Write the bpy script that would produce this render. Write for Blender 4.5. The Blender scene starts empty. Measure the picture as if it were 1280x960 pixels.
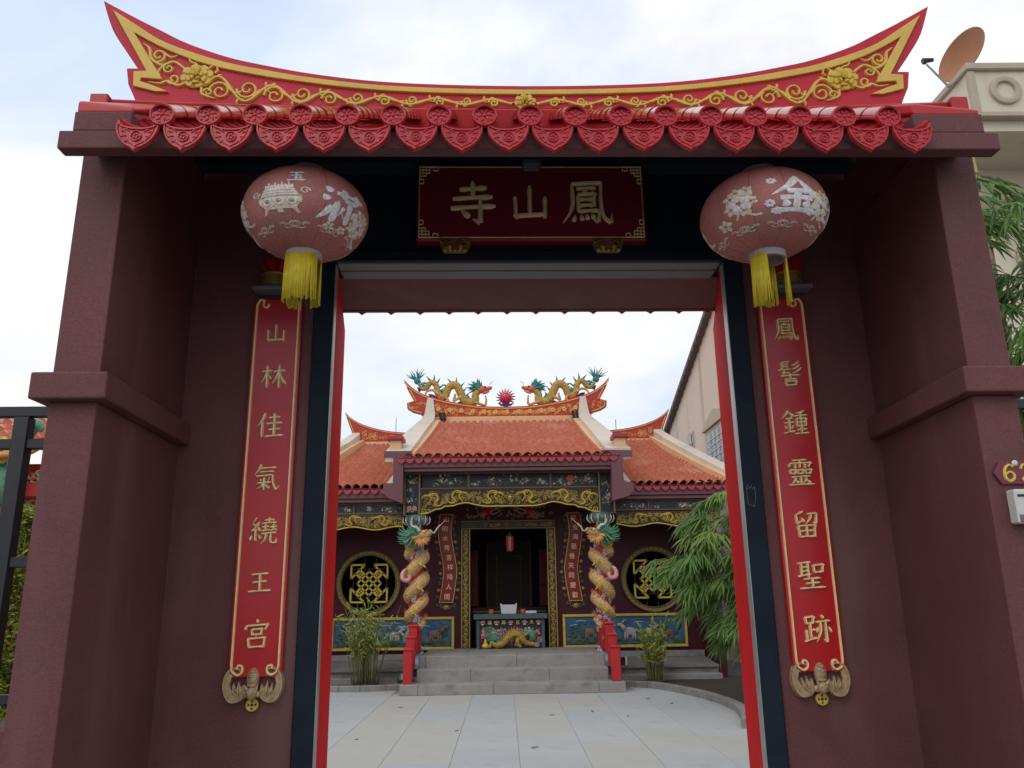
import bpy, bmesh, math, random
from mathutils import Vector, Matrix
random.seed(7)
scene = bpy.context.scene
COL = scene.collection
R = math.radians
PI = math.pi

# ------------------------------------------------------------------ camera
cam_d = bpy.data.cameras.new('camera')
cam_d.sensor_width = 36.0
cam_d.lens = 28.06
cam_d.clip_start = 0.05
cam_d.clip_end = 900.0
cam = bpy.data.objects.new('camera', cam_d)
COL.objects.link(cam)
cam.location = (0, 0, 1.55)
cam.rotation_euler = (R(104.975), R(0.816), R(-0.499))
scene.camera = cam

# ------------------------------------------------------------------ sky and sun (bright overcast)
SUN_EL, SUN_AZ = R(44), R(212)         # azimuth measured from +Y (behind the temple) towards +X: soft sun behind the camera, to the left
world = bpy.data.worlds.new('World')
scene.world = world
world.use_nodes = True
nt = world.node_tree
nt.nodes.clear()
N, LK = nt.nodes.new, nt.links.new
out = N('ShaderNodeOutputWorld')
bg = N('ShaderNodeBackground'); bg.inputs['Strength'].default_value = 0.15
sky = N('ShaderNodeTexSky'); sky.sky_type = 'NISHITA'; sky.sun_disc = False
sky.sun_elevation = SUN_EL; sky.sun_rotation = SUN_AZ
sky.air_density = 1.0; sky.dust_density = 2.0; sky.ozone_density = 1.5
tc = N('ShaderNodeTexCoord')
mp = N('ShaderNodeMapping'); mp.inputs['Scale'].default_value = (1.6, 1.6, 3.6); mp.inputs['Location'].default_value = (-0.323, -1.682, -3.828)
nz = N('ShaderNodeTexNoise'); nz.inputs['Scale'].default_value = 1.7; nz.inputs['Detail'].default_value = 8; nz.inputs['Roughness'].default_value = 0.56
nz.inputs['Distortion'].default_value = 0.5
rp = N('ShaderNodeValToRGB')
rp.color_ramp.elements[0].position = 0.32; rp.color_ramp.elements[0].color = (0.8, 0.8, 0.8, 1)
rp.color_ramp.elements[1].position = 0.58; rp.color_ramp.elements[1].color = (1, 1, 1, 1)
nz2 = N('ShaderNodeTexNoise'); nz2.inputs['Scale'].default_value = 1.25; nz2.inputs['Detail'].default_value = 8; nz2.inputs['Roughness'].default_value = 0.52; nz2.inputs['Distortion'].default_value = 0.4
cl = N('ShaderNodeMixRGB'); cl.inputs[1].default_value = (4.7, 5.5, 7.1, 1); cl.inputs[2].default_value = (7.2, 7.2, 7.15, 1)
rc = N('ShaderNodeValToRGB'); rc.color_ramp.elements[0].position = 0.36; rc.color_ramp.elements[1].position = 0.56
mx = N('ShaderNodeMixRGB')
LK(tc.outputs['Generated'], mp.inputs['Vector']); LK(mp.outputs[0], nz.inputs['Vector']); LK(mp.outputs[0], nz2.inputs['Vector'])
LK(nz.outputs['Fac'], rp.inputs['Fac']); LK(nz2.outputs['Fac'], rc.inputs['Fac']); LK(rc.outputs['Color'], cl.inputs[0])
LK(rp.outputs['Color'], mx.inputs[0]); LK(sky.outputs[0], mx.inputs[1]); LK(cl.outputs[0], mx.inputs[2])
LK(mx.outputs[0], bg.inputs['Color']); LK(bg.outputs[0], out.inputs['Surface'])

sun_d = bpy.data.lights.new('sun', 'SUN')
sun_d.energy = 0.6; sun_d.angle = R(32); sun_d.color = (1.0, 0.96, 0.9)
sun = bpy.data.objects.new('sun', sun_d); COL.objects.link(sun)
sd = Vector((math.sin(SUN_AZ)*math.cos(SUN_EL), math.cos(SUN_AZ)*math.cos(SUN_EL), math.sin(SUN_EL)))
sun.rotation_euler = (-sd).to_track_quat('-Z', 'Y').to_euler()

vs = scene.view_settings
vs.view_transform = 'Standard'; vs.look = 'None'; vs.gamma = 1.0; vs.exposure = 0.0; vs.use_curve_mapping = False
scene.cycles.max_bounces = 6; scene.cycles.diffuse_bounces = 3; scene.cycles.glossy_bounces = 2

# ------------------------------------------------------------------ materials
MATS = {}
def mat(name, col, rough=0.6, var=0.12, scale=6.0, bump=0.0, bscale=60.0, metal=0.0, col2=None, spec=0.5, coat=0.0, trans=0.0, fine=0.0, stain=None, scales=0):
    """Procedural paint / stone: base colour broken up by two noises, optional bump and stains."""
    m = bpy.data.materials.new(name); m.use_nodes = True
    t = m.node_tree; b = t.nodes['Principled BSDF']
    b.inputs['Roughness'].default_value = rough; b.inputs['Metallic'].default_value = metal
    b.inputs['Specular IOR Level'].default_value = spec
    if coat: b.inputs['Coat Weight'].default_value = coat; b.inputs['Coat Roughness'].default_value = 0.15
    c = t.nodes.new('ShaderNodeTexCoord')
    n = t.nodes.new('ShaderNodeTexNoise'); n.inputs['Scale'].default_value = scale; n.inputs['Detail'].default_value = 7; n.inputs['Roughness'].default_value = 0.62
    t.links.new(c.outputs['Object'], n.inputs['Vector'])
    r = t.nodes.new('ShaderNodeValToRGB'); r.color_ramp.elements[0].position = 0.3; r.color_ramp.elements[1].position = 0.7
    c2 = col2 or tuple(min(1, x*(1+var)) for x in col); c1 = tuple(x*(1-var) for x in col) if not col2 else col
    r.color_ramp.elements[0].color = (*c1, 1); r.color_ramp.elements[1].color = (*c2, 1)
    t.links.new(n.outputs['Fac'], r.inputs['Fac'])
    last = r.outputs['Color']
    if fine:
        n2 = t.nodes.new('ShaderNodeTexNoise'); n2.inputs['Scale'].default_value = 90; n2.inputs['Detail'].default_value = 3
        t.links.new(c.outputs['Object'], n2.inputs['Vector'])
        rr = t.nodes.new('ShaderNodeMapRange'); rr.inputs[1].default_value = 0.3; rr.inputs[2].default_value = 0.7
        rr.inputs[3].default_value = 1-fine; rr.inputs[4].default_value = 1+fine
        t.links.new(n2.outputs['Fac'], rr.inputs[0])
        mm = t.nodes.new('ShaderNodeMixRGB'); mm.blend_type = 'MULTIPLY'; mm.inputs[0].default_value = 1
        t.links.new(last, mm.inputs[1]); t.links.new(rr.outputs[0], mm.inputs[2]); last = mm.outputs[0]
    if stain:
        n3 = t.nodes.new('ShaderNodeTexNoise'); n3.inputs['Scale'].default_value = stain[1]; n3.inputs['Detail'].default_value = 5
        mp_ = t.nodes.new('ShaderNodeMapping'); mp_.inputs['Scale'].default_value = stain[2] if len(stain) > 2 else (1, 1, 1)
        t.links.new(c.outputs['Object'], mp_.inputs['Vector']); t.links.new(mp_.outputs[0], n3.inputs['Vector'])
        r3 = t.nodes.new('ShaderNodeValToRGB'); r3.color_ramp.elements[0].position = 0.56; r3.color_ramp.elements[1].position = 0.7
        r3.color_ramp.elements[0].color = (0, 0, 0, 1); r3.color_ramp.elements[1].color = (0.6, 0.6, 0.6, 1)
        t.links.new(n3.outputs['Fac'], r3.inputs['Fac'])
        m3 = t.nodes.new('ShaderNodeMixRGB'); m3.inputs[2].default_value = (*stain[0], 1)
        t.links.new(r3.outputs[0], m3.inputs[0]); t.links.new(last, m3.inputs[1]); last = m3.outputs[0]
    if scales:
        vo = t.nodes.new('ShaderNodeTexVoronoi'); vo.inputs['Scale'].default_value = scales
        t.links.new(c.outputs['Object'], vo.inputs['Vector'])
        rs_ = t.nodes.new('ShaderNodeMapRange'); rs_.inputs[1].default_value = 0.15; rs_.inputs[2].default_value = 0.75; rs_.inputs[3].default_value = 1.15; rs_.inputs[4].default_value = 0.62
        t.links.new(vo.outputs['Distance'], rs_.inputs[0])
        ms_ = t.nodes.new('ShaderNodeMixRGB'); ms_.blend_type = 'MULTIPLY'; ms_.inputs[0].default_value = 1
        t.links.new(last, ms_.inputs[1]); t.links.new(rs_.outputs[0], ms_.inputs[2]); last = ms_.outputs[0]
        bs = t.nodes.new('ShaderNodeBump'); bs.inputs['Strength'].default_value = 0.8; bs.inputs['Distance'].default_value = 0.02; bs.invert = True
        t.links.new(vo.outputs['Distance'], bs.inputs['Height']); t.links.new(bs.outputs[0], b.inputs['Normal'])
    t.links.new(last, b.inputs['Base Color'])
    rv = t.nodes.new('ShaderNodeMapRange'); rv.inputs[3].default_value = max(0, rough-0.08); rv.inputs[4].default_value = min(1, rough+0.1)
    t.links.new(n.outputs['Fac'], rv.inputs[0]); t.links.new(rv.outputs[0], b.inputs['Roughness'])
    if bump:
        nb = t.nodes.new('ShaderNodeTexNoise'); nb.inputs['Scale'].default_value = bscale; nb.inputs['Detail'].default_value = 4
        t.links.new(c.outputs['Object'], nb.inputs['Vector'])
        bp = t.nodes.new('ShaderNodeBump'); bp.inputs['Strength'].default_value = bump; bp.inputs['Distance'].default_value = 0.01
        t.links.new(nb.outputs['Fac'], bp.inputs['Height']); t.links.new(bp.outputs[0], b.inputs['Normal'])
    if trans:
        tr = t.nodes.new('ShaderNodeBsdfTranslucent'); t.links.new(last, tr.inputs['Color'])
        ms = t.nodes.new('ShaderNodeMixShader'); ms.inputs[0].default_value = trans
        o = t.nodes['Material Output']
        t.links.new(b.outputs[0], ms.inputs[1]); t.links.new(tr.outputs[0], ms.inputs[2]); t.links.new(ms.outputs[0], o.inputs['Surface'])
    MATS[name] = m
    return m

mat('gate_paint', (0.148, 0.056, 0.056), 0.6, 0.16, 1.6, 0.25, 140, fine=0.12, spec=0.22, stain=((0.20, 0.10, 0.094), 2.2, (1, 1, .16)))
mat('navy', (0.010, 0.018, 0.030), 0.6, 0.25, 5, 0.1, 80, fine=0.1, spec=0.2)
mat('lintel_grey', (0.15, 0.16, 0.16), 0.5, 0.12, 8, fine=0.06)
mat('steel', (0.42, 0.42, 0.42), 0.4, 0.08, 10, metal=0.75)
mat('door_red', (0.66, 0.008, 0.010), 0.7, 0.12, 3, 0.1, 50, fine=0.05, spec=0.06)
mat('tile_red', (0.48, 0.022, 0.030), 0.34, 0.28, 14, 0.12, 45, coat=0.12, spec=0.35, fine=0.08, stain=((0.22, 0.03, 0.032), 8))
mat('tile_glaze', (0.44, 0.022, 0.030), 0.13, 0.25, 14, 0.06, 30, coat=0.7, fine=0.08, stain=((0.2, 0.03, 0.032), 7))
mat('ridge_red', (0.50, 0.022, 0.042), 0.55, 0.1, 3, 0.12, 60, fine=0.05, spec=0.3, stain=((0.36, 0.03, 0.04), 2, (1, 1, .3)))
mat('slab_red', (0.46, 0.018, 0.022), 0.4, 0.15, 5, 0.1, 40, coat=0.1, spec=0.35, fine=0.05)
mat('ridge_gold', (0.66, 0.45, 0.075), 0.5, 0.1, 8, fine=0.06)
mat('flower_gold', (0.62, 0.44, 0.05), 0.42, 0.12, 20)
mat('gilt', (0.64, 0.46, 0.18), 0.38, 0.2, 30, metal=0.3)
mat('gilt_pale', (0.98, 0.77, 0.38), 0.33, 0.12, 30, metal=0.05)
mat('gilt_dark', (0.33, 0.21, 0.055), 0.42, 0.35, 24, metal=0.35)
mat('yellow_rim', (0.72, 0.52, 0.07), 0.4, 0.1, 20, metal=0.1)
mat('bronze', (0.45, 0.31, 0.17), 0.4, 0.35, 40, metal=0.15)
mat('sign_red', (0.21, 0.012, 0.030), 0.35, 0.15, 4, fine=0.05)
mat('board_red', (0.50, 0.006, 0.012), 0.28, 0.1, 3, coat=0.2, fine=0.04, spec=0.4)
mat('lantern_cloth', (0.72, 0.31, 0.275), 0.75, 0.12, 5, 0.15, 120, fine=0.1, trans=0.45, spec=0.2, stain=((0.58, 0.34, 0.30), 6))
mat('lantern_seam', (0.40, 0.13, 0.12), 0.8, 0.1, 8)
mat('lantern_print', (0.72, 0.62, 0.48), 0.5, 0.3, 40, fine=0.25, stain=((0.6, 0.40, 0.34), 20))
mat('lantern_silver', (0.74, 0.73, 0.73), 0.45, 0.2, 30, fine=0.2, stain=((0.66, 0.48, 0.44), 22))
mat('lantern_cap', (0.36, 0.33, 0.36), 0.5, 0.1, 10)
mat('tassel', (0.70, 0.55, 0.03), 0.6, 0.15, 25, trans=0.25)
mat('iron', (0.012, 0.014, 0.016), 0.42, 0.3, 12)
mat('white_metal', (0.62, 0.62, 0.58), 0.45, 0.06, 12)
mat('plate_maroon', (0.16, 0.02, 0.045), 0.4, 0.1, 12)
mat('granite_pale', (0.445, 0.45, 0.44), 0.6, 0.08, 1.3, 0.08, 200, fine=0.09, stain=((0.33, 0.315, 0.28), 2.0))
mat('granite_warm', (0.45, 0.44, 0.40), 0.6, 0.06, 1.3, 0.08, 200, fine=0.08, stain=((0.39, 0.37, 0.33), 1.4))
mat('granite_cool', (0.425, 0.44, 0.44), 0.6, 0.06, 1.7, 0.08, 200, fine=0.08, stain=((0.35, 0.345, 0.325), 2.4))
mat('granite_step', (0.30, 0.28, 0.255), 0.7, 0.14, 3, 0.2, 160, fine=0.22, stain=((0.17, 0.155, 0.135), 2.6, (1, 1, 1.5)))
mat('kerb_stone', (0.25, 0.24, 0.225), 0.75, 0.2, 4, 0.25, 120, fine=0.15, stain=((0.13, 0.125, 0.11), 3))
mat('slate', (0.19, 0.19, 0.18), 0.6, 0.2, 3, 0.2, 80, fine=0.12, stain=((0.1, 0.1, 0.09), 3))
mat('joint', (0.28, 0.275, 0.26), 0.9, 0.2, 20)
mat('asphalt', (0.16, 0.155, 0.15), 0.85, 0.2, 2, 0.3, 150, fine=0.2)
mat('soil', (0.045, 0.035, 0.025), 0.95, 0.35, 14, 0.6, 60)
mat('temple_wall', (0.062, 0.012, 0.019), 0.5, 0.12, 2.5, 0.1, 80, fine=0.06, spec=0.25)
mat('temple_fascia', (0.15, 0.055, 0.065), 0.55, 0.1, 3, fine=0.06)
mat('temple_tile', (0.50, 0.15, 0.085), 0.25, 0.16, 9, 0.05, 40, fine=0.05, coat=0.4, col2=(0.66, 0.25, 0.15), stain=((0.70, 0.37, 0.27), 1.4))
mat('eave_tile_red', (0.34, 0.028, 0.034), 0.4, 0.15, 12)
mat('plaster_cream', (0.64, 0.56, 0.47), 0.6, 0.06, 2, 0.08, 60, fine=0.04, stain=((0.5, 0.42, 0.34), 1.6, (1, 1, .4)))
mat('plaster_peach', (0.72, 0.44, 0.24), 0.6, 0.07, 2, 0.08, 60, fine=0.04)
mat('temple_ridge_red', (0.44, 0.03, 0.016), 0.45, 0.12, 5)
mat('temple_ridge_gold', (0.76, 0.45, 0.10), 0.4, 0.1, 12)
mat('carve_ground', (0.045, 0.026, 0.010), 0.6, 0.4, 14)
mat('carved_gold', (0.40, 0.285, 0.065), 0.42, 0.3, 16, metal=0.15)
mat('ring_gold', (0.20, 0.145, 0.045), 0.45, 0.3, 20, metal=0.15)
mat('temple_board', (0.26, 0.008, 0.014), 0.35, 0.12, 6)
mat('panel_navy', (0.010, 0.014, 0.03), 0.4, 0.4, 8)
mat('frame_brown', (0.17, 0.10, 0.055), 0.45, 0.15, 10)
mat('frame_gold', (0.60, 0.42, 0.07), 0.4, 0.15, 12, metal=0.1)
mat('leaf_teal', (0.09, 0.21, 0.13), 0.5, 0.4, 20)
mat('petal_pink', (0.55, 0.26, 0.24), 0.5, 0.3, 20)
mat('petal_white', (0.6, 0.55, 0.48), 0.5, 0.2, 20)
mat('petal_orange', (0.6, 0.12, 0.04), 0.5, 0.2, 20)
mat('petal_gold', (0.62, 0.29, 0.06), 0.42, 0.35, 12)
mat('dragon_yellow', (0.54, 0.36, 0.06), 0.4, 0.25, 12, scales=36)
mat('dragon_ochre', (0.74, 0.46, 0.18), 0.4, 0.2, 12, scales=44)
mat('dragon_belly', (0.62, 0.14, 0.035), 0.45, 0.3, 16)
mat('dragon_teal', (0.02, 0.20, 0.20), 0.45, 0.3, 16)
mat('dragon_green', (0.02, 0.16, 0.08), 0.4, 0.4, 16, col2=(0.16, 0.36, 0.22))
mat('dragon_blue', (0.015, 0.04, 0.32), 0.4, 0.25, 16)
mat('cloud_blue', (0.10, 0.28, 0.5), 0.45, 0.3, 14, col2=(0.55, 0.65, 0.7))
mat('dragon_pink', (0.62, 0.28, 0.26), 0.45, 0.25, 16)
mat('horn_white', (0.68, 0.6, 0.52), 0.45, 0.15, 14)
mat('pearl_red', (0.50, 0.015, 0.04), 0.22, 0.1, 10, coat=0.6)
mat('column_red', (0.42, 0.015, 0.015), 0.4, 0.15, 8)
mat('rail_red', (0.50, 0.018, 0.022), 0.4, 0.1, 5, fine=0.05)
mat('capital_green', (0.075, 0.12, 0.10), 0.35, 0.3, 10, coat=0.3)
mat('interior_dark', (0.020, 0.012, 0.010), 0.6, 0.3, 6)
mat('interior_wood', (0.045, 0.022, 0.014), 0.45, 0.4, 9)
mat('altar_blue', (0.06, 0.10, 0.12), 0.4, 0.2, 10)
mat('cloth_white', (0.6, 0.6, 0.64), 0.7, 0.06, 12)
mat('mural_blue', (0.012, 0.05, 0.15), 0.5, 0.3, 3.2, col2=(0.07, 0.17, 0.26))
mat('mural_green', (0.02, 0.045, 0.03), 0.5, 0.3, 9, col2=(0.05, 0.10, 0.07))
mat('goat_white', (0.42, 0.40, 0.36), 0.6, 0.2, 30)
mat('goat_brown', (0.16, 0.11, 0.075), 0.6, 0.25, 30)
mat('bamboo_leaf', (0.065, 0.15, 0.026), 0.42, 0.4, 3.5, trans=0.34, col2=(0.19, 0.33, 0.07))
mat('bamboo_leaf_pale', (0.17, 0.29, 0.05), 0.42, 0.3, 5, trans=0.3, col2=(0.30, 0.40, 0.10))
mat('shrub_leaf', (0.20, 0.27, 0.04), 0.5, 0.4, 6, trans=0.28, col2=(0.42, 0.45, 0.09))
mat('shrub_stem', (0.14, 0.15, 0.05), 0.6, 0.3, 12)
mat('bamboo_cane', (0.38, 0.30, 0.11), 0.45, 0.25, 7)
mat('house_plaster', (0.68, 0.60, 0.46), 0.7, 0.06, 1.2, 0.1, 70, fine=0.04, stain=((0.46, 0.38, 0.27), 1.6, (1, 1, .2)))
mat('house_trim', (0.48, 0.40, 0.30), 0.7, 0.08, 3)
mat('neighbour_wall', (0.68, 0.55, 0.44), 0.75, 0.05, 0.8, 0.1, 40, fine=0.04, stain=((0.34, 0.27, 0.20), 0.9, (1, 2.6, .12)))
mat('neighbour_tile', (0.13, 0.105, 0.10), 0.7, 0.25, 5)
mat('glass_dark', (0.05, 0.06, 0.07), 0.12, 0.3, 3, spec=0.8)
mat('dish_rust', (0.36, 0.145, 0.06), 0.6, 0.15, 2.5, fine=0.08)
mat('tank_blue', (0.02, 0.04, 0.16), 0.5, 0.15, 4)
mat('shrine_red', (0.48, 0.02, 0.02), 0.45, 0.15, 5)
mat('shrine_roof', (0.62, 0.25, 0.06), 0.5, 0.15, 7)

# ------------------------------------------------------------------ mesh helpers
def catmull(pts, k=6):
    if len(pts) < 3: 
        return [tuple(p) for p in pts]
    o = []; n = len(pts)
    for i in range(n-1):
        p0 = pts[max(0, i-1)]; p1 = pts[i]; p2 = pts[i+1]; p3 = pts[min(n-1, i+2)]
        for j in range(k):
            t = j/k
            o.append(tuple(0.5*((2*b)+(-a+c)*t+(2*a-5*b+4*c-d)*t*t+(-a+3*b-3*c+d)*t**3) for a, b, c, d in zip(p0, p1, p2, p3)))
    o.append(tuple(pts[-1]))
    return o
def lerp(a, b, t): return a+(b-a)*t
def ident(a, b, c): return (a, -c, b)            # drawing plane (a,b) = (x,z), raised towards -y

class MB:
    def __init__(s): s.v = []; s.f = []
    def add(s, vs, fs):
        o = len(s.v); s.v += [tuple(p) for p in vs]; s.f += [tuple(i+o for i in q) for q in fs]
    def box(s, x0, x1, y0, y1, z0, z1, c=0.0):
        if c <= 0:
            s.add([(x, y, z) for x in (x0, x1) for y in (y0, y1) for z in (z0, z1)],
                  [(0, 1, 3, 2), (4, 6, 7, 5), (0, 4, 5, 1), (2, 3, 7, 6), (0, 2, 6, 4), (1, 5, 7, 3)]); return
        X = (x0, x0+c, x1-c, x1); Y = (y0, y0+c, y1-c, y1); Z = (z0, z0+c, z1-c, z1)
        idx = {}; vs = []
        for i in range(4):
            for j in range(4):
                for k in range(4):
                    if sum(q in (0, 3) for q in (i, j, k)) == 1: idx[i, j, k] = len(vs); vs.append((X[i], Y[j], Z[k]))
        fs = []
        def g(*p): return idx[p]
        for e in (0, 3):
            fs.append((g(e, 1, 1), g(e, 2, 1), g(e, 2, 2), g(e, 1, 2))); fs.append((g(1, e, 1), g(2, e, 1), g(2, e, 2), g(1, e, 2)))
            fs.append((g(1, 1, e), g(2, 1, e), g(2, 2, e), g(1, 2, e)))
        m = {0: 1, 3: 2}
        for a in (0, 3):
            for b in (0, 3):
                fs.append((g(a, m[b], 1), g(a, m[b], 2), g(m[a], b, 2), g(m[a], b, 1)))
                fs.append((g(a, 1, m[b]), g(a, 2, m[b]), g(m[a], 2, b), g(m[a], 1, b)))
                fs.append((g(1, a, m[b]), g(2, a, m[b]), g(2, m[a], b), g(1, m[a], b)))
                for d in (0, 3): fs.append((g(a, m[b], m[d]), g(m[a], b, m[d]), g(m[a], m[b], d)))
        s.add(vs, fs)
    def hexa(s, p):                                # eight corners, bottom four then top four
        s.add(p, [(0, 3, 2, 1), (4, 5, 6, 7), (0, 1, 5, 4), (1, 2, 6, 5), (2, 3, 7, 6), (3, 0, 4, 7)])
    def prism(s, poly, d0, d1, M=None):
        M = M or ident; n = len(poly)
        s.add([M(a, b, d0) for a, b in poly]+[M(a, b, d1) for a, b in poly],
              [tuple(range(n)), tuple(range(2*n-1, n-1, -1))]+[(i, n+i, n+(i+1) % n, (i+1) % n) for i in range(n)])
    def stroke(s, pts, w, h, M=None, k=0, inner=0.5):
        """raised, chamfered band along a polyline in the drawing plane"""
        M = M or ident
        if k and len(pts) > 2: pts = catmull(pts, k)
        n = len(pts)
        if n < 2: return
        if isinstance(w, (int, float)): W = [w]*n
        else:
            W = []
            for i in range(n):
                t = i/(n-1)*(len(w)-1); j = min(int(t), len(w)-2); W.append(lerp(w[j], w[j+1], t-j))
        wm = max(W); vs = []
        for i in range(n):
            a = pts[max(0, i-1)]; b = pts[min(n-1, i+1)]
            dx, dy = b[0]-a[0], b[1]-a[1]; L = math.hypot(dx, dy) or 1
            nx, ny = -dy/L, dx/L; x, y = pts[i]; q = W[i]/2; hh = h*(0.45+0.55*W[i]/wm)
            for e, c in ((1, 0), (inner, hh), (-inner, hh), (-1, 0)): vs.append(M(x+nx*q*e, y+ny*q*e, c))
        fs = []
        for i in range(n-1):
            o = i*4
            for e in range(3): fs.append((o+e, o+4+e, o+5+e, o+1+e))
        fs.append((0, 1, 2, 3)); fs.append((n*4-1, n*4-2, n*4-3, n*4-4))
        s.add(vs, fs)
    def tube(s, pts, r, n=8, k=0):
        if k: pts = catmull(pts, k)
        m = len(pts); P = [Vector(p) for p in pts]
        if isinstance(r, (int, float)): RR = [r]*m
        else:
            RR = []
            for i in range(m):
                t = i/(m-1)*(len(r)-1); j = min(int(t), len(r)-2); RR.append(lerp(r[j], r[j+1], t-j))
        vs = []; up = None
        for i in range(m):
            d = (P[min(m-1, i+1)]-P[max(0, i-1)]).normalized()
            if up is None:
                a = Vector((0, 0, 1)) if abs(d.z) < 0.9 else Vector((1, 0, 0)); up = d.cross(a).normalized()
            else:
                up = (up-d*up.dot(d)); up = up.normalized() if up.length > 1e-6 else d.orthogonal().normalized()
            b = d.cross(up)
            for q in range(n):
                an = 2*PI*q/n; vs.append(P[i]+(up*math.cos(an)+b*math.sin(an))*RR[i])
        fs = [(i*n+q, i*n+(q+1) % n, (i+1)*n+(q+1) % n, (i+1)*n+q) for i in range(m-1) for q in range(n)]
        fs += [tuple(range(n-1, -1, -1)), tuple(range((m-1)*n, m*n))]
        s.add(vs, fs)
    def lathe(s, prof, n=24, c=(0, 0, 0), a0=0, a1=2*PI):
        full = abs(a1-a0-2*PI) < 1e-6; cols = n if full else n+1; m = len(prof); vs = []
        for q in range(cols):
            an = a0+(a1-a0)*q/n
            for r, z in prof: vs.append((c[0]+r*math.cos(an), c[1]+r*math.sin(an), c[2]+z))
        fs = [(q*m+i, ((q+1) % cols)*m+i, ((q+1) % cols)*m+i+1, q*m+i+1) for q in range(n) for i in range(m-1)]
        s.add(vs, fs)
    def ball(s, c, r, nu=10, nv=7):
        if isinstance(r, (int, float)): r = (r, r, r)
        vs = [(c[0], c[1], c[2]-r[2])]
        for j in range(1, nv):
            th = -PI/2+PI*j/nv
            for i in range(nu):
                a = 2*PI*i/nu; vs.append((c[0]+r[0]*math.cos(th)*math.cos(a), c[1]+r[1]*math.cos(th)*math.sin(a), c[2]+r[2]*math.sin(th)))
        vs.append((c[0], c[1], c[2]+r[2])); T = len(vs)-1; fs = []
        for i in range(nu):
            fs.append((0, 1+(i+1) % nu, 1+i)); fs.append((T, T-nu+i, T-nu+(i+1) % nu))
            for j in range(nv-2): fs.append((1+j*nu+i, 1+j*nu+(i+1) % nu, 1+(j+1)*nu+(i+1) % nu, 1+(j+1)*nu+i))
        s.add(vs, fs)
    def cone(s, a, b, r, n=5):
        a = Vector(a); b = Vector(b); d = (b-a).normalized(); u = d.orthogonal().normalized(); w = d.cross(u)
        s.add([a+(u*math.cos(2*PI*i/n)+w*math.sin(2*PI*i/n))*r for i in range(n)]+[b], [(i, (i+1) % n, n) for i in range(n)]+[tuple(range(n-1, -1, -1))])
    def leaf(s, p, d, L, w, nrm, droop=0.25):
        p = Vector(p); d = Vector(d).normalized(); sd = d.cross(Vector(nrm))
        sd = sd.normalized() if sd.length > 1e-5 else d.orthogonal().normalized()
        g = Vector((0, 0, -1)); a = p+d*L*.35+g*L*droop*.12; b = p+d*L*.7+g*L*droop*.45; e = p+d*L+g*L*droop
        nn = sd.cross(d)*w*.16
        s.add([p, a-sd*w*.5-nn, a+nn, a+sd*w*.5-nn, b-sd*w*.36-nn, b+nn, b+sd*w*.36-nn, e],
              [(0, 1, 2), (0, 2, 3), (1, 4, 5, 2), (2, 5, 6, 3), (4, 7, 5), (5, 7, 6)])
    def mesh(s, name, smooth=False, org=(0, 0, 0), normals=True):
        me = bpy.data.meshes.new(name)
        me.from_pydata([(p[0]-org[0], p[1]-org[1], p[2]-org[2]) for p in s.v], [], s.f)
        if normals:
            bm = bmesh.new(); bm.from_mesh(me); bmesh.ops.recalc_face_normals(bm, faces=bm.faces); bm.to_mesh(me); bm.free()
        if smooth:
            me.polygons.foreach_set('use_smooth', [True]*len(me.polygons))
            if smooth == 'auto': me.set_sharp_from_angle(angle=R(38))
        me.update()
        return me

ORG = {}
GA = R(1.0); GO = Vector((0, 4.0, 0))
def gate_to_world(p): 
    c, q = math.cos(GA), math.sin(GA)
    return (GO.x+p[0]*c-p[1]*q, GO.y+p[0]*q+p[1]*c, p[2])
def link(o, parent=None):
    COL.objects.link(o)
    if parent is not None: o.parent = parent; ORG[o.name] = ORG.get(parent.name, (0, 0, 0))
    return o
def tag(o, label=None, cat=None, group=None, kind=None):
    if label: o['label'] = label
    if cat: o['category'] = cat
    if group: o['group'] = group
    if kind: o['kind'] = kind
    return o
def thing(name, label, cat, base, group=None, gate=False):
    """Empty at the base of a thing; its parts are drawn in the same coordinates as the base"""
    o = bpy.data.objects.new(name, None); o.empty_display_size = 0.1; COL.objects.link(o)
    o.location = gate_to_world(base) if gate else base
    if gate: o.rotation_euler = (0, 0, GA)
    ORG[o.name] = base
    return tag(o, label, cat, group)
def part(name, mb, m, parent, smooth=False, label=None, kind=None, normals=True):
    me = mb.mesh(name, smooth, ORG.get(parent.name, (0, 0, 0)), normals)
    me.materials.append(MATS[m])
    o = link(bpy.data.objects.new(name, me), parent)
    return tag(o, label=label, kind=kind)
def piece(name, me, parent, loc, rot=(0, 0, 0), scl=None):
    """shared-mesh piece"""
    o = link(bpy.data.objects.new(name, me), parent)
    g = ORG.get(parent.name, (0, 0, 0)); o.location = tuple(a-b for a, b in zip(loc, g)); o.rotation_euler = rot
    if scl: o.scale = scl
    return o
def shared(mb, name, m, smooth=False):
    me = mb.mesh(name, smooth); me.materials.append(MATS[m]); return me
def solo(name, mb, m, label=None, cat=None, group=None, kind=None, smooth=False, base=(0, 0, 0), normals=True):
    me = mb.mesh(name, smooth, base, normals); me.materials.append(MATS[m])
    o = bpy.data.objects.new(name, me); o.location = base; COL.objects.link(o); ORG[o.name] = base
    return tag(o, label, cat, group, kind)

def spiral(cx, cy, r0, r1, a0, turns, n=16):
    return [(cx+lerp(r0, r1, i/n)*math.cos(a0+turns*2*PI*i/n), cy+lerp(r0, r1, i/n)*math.sin(a0+turns*2*PI*i/n)) for i in range(n+1)]

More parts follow.
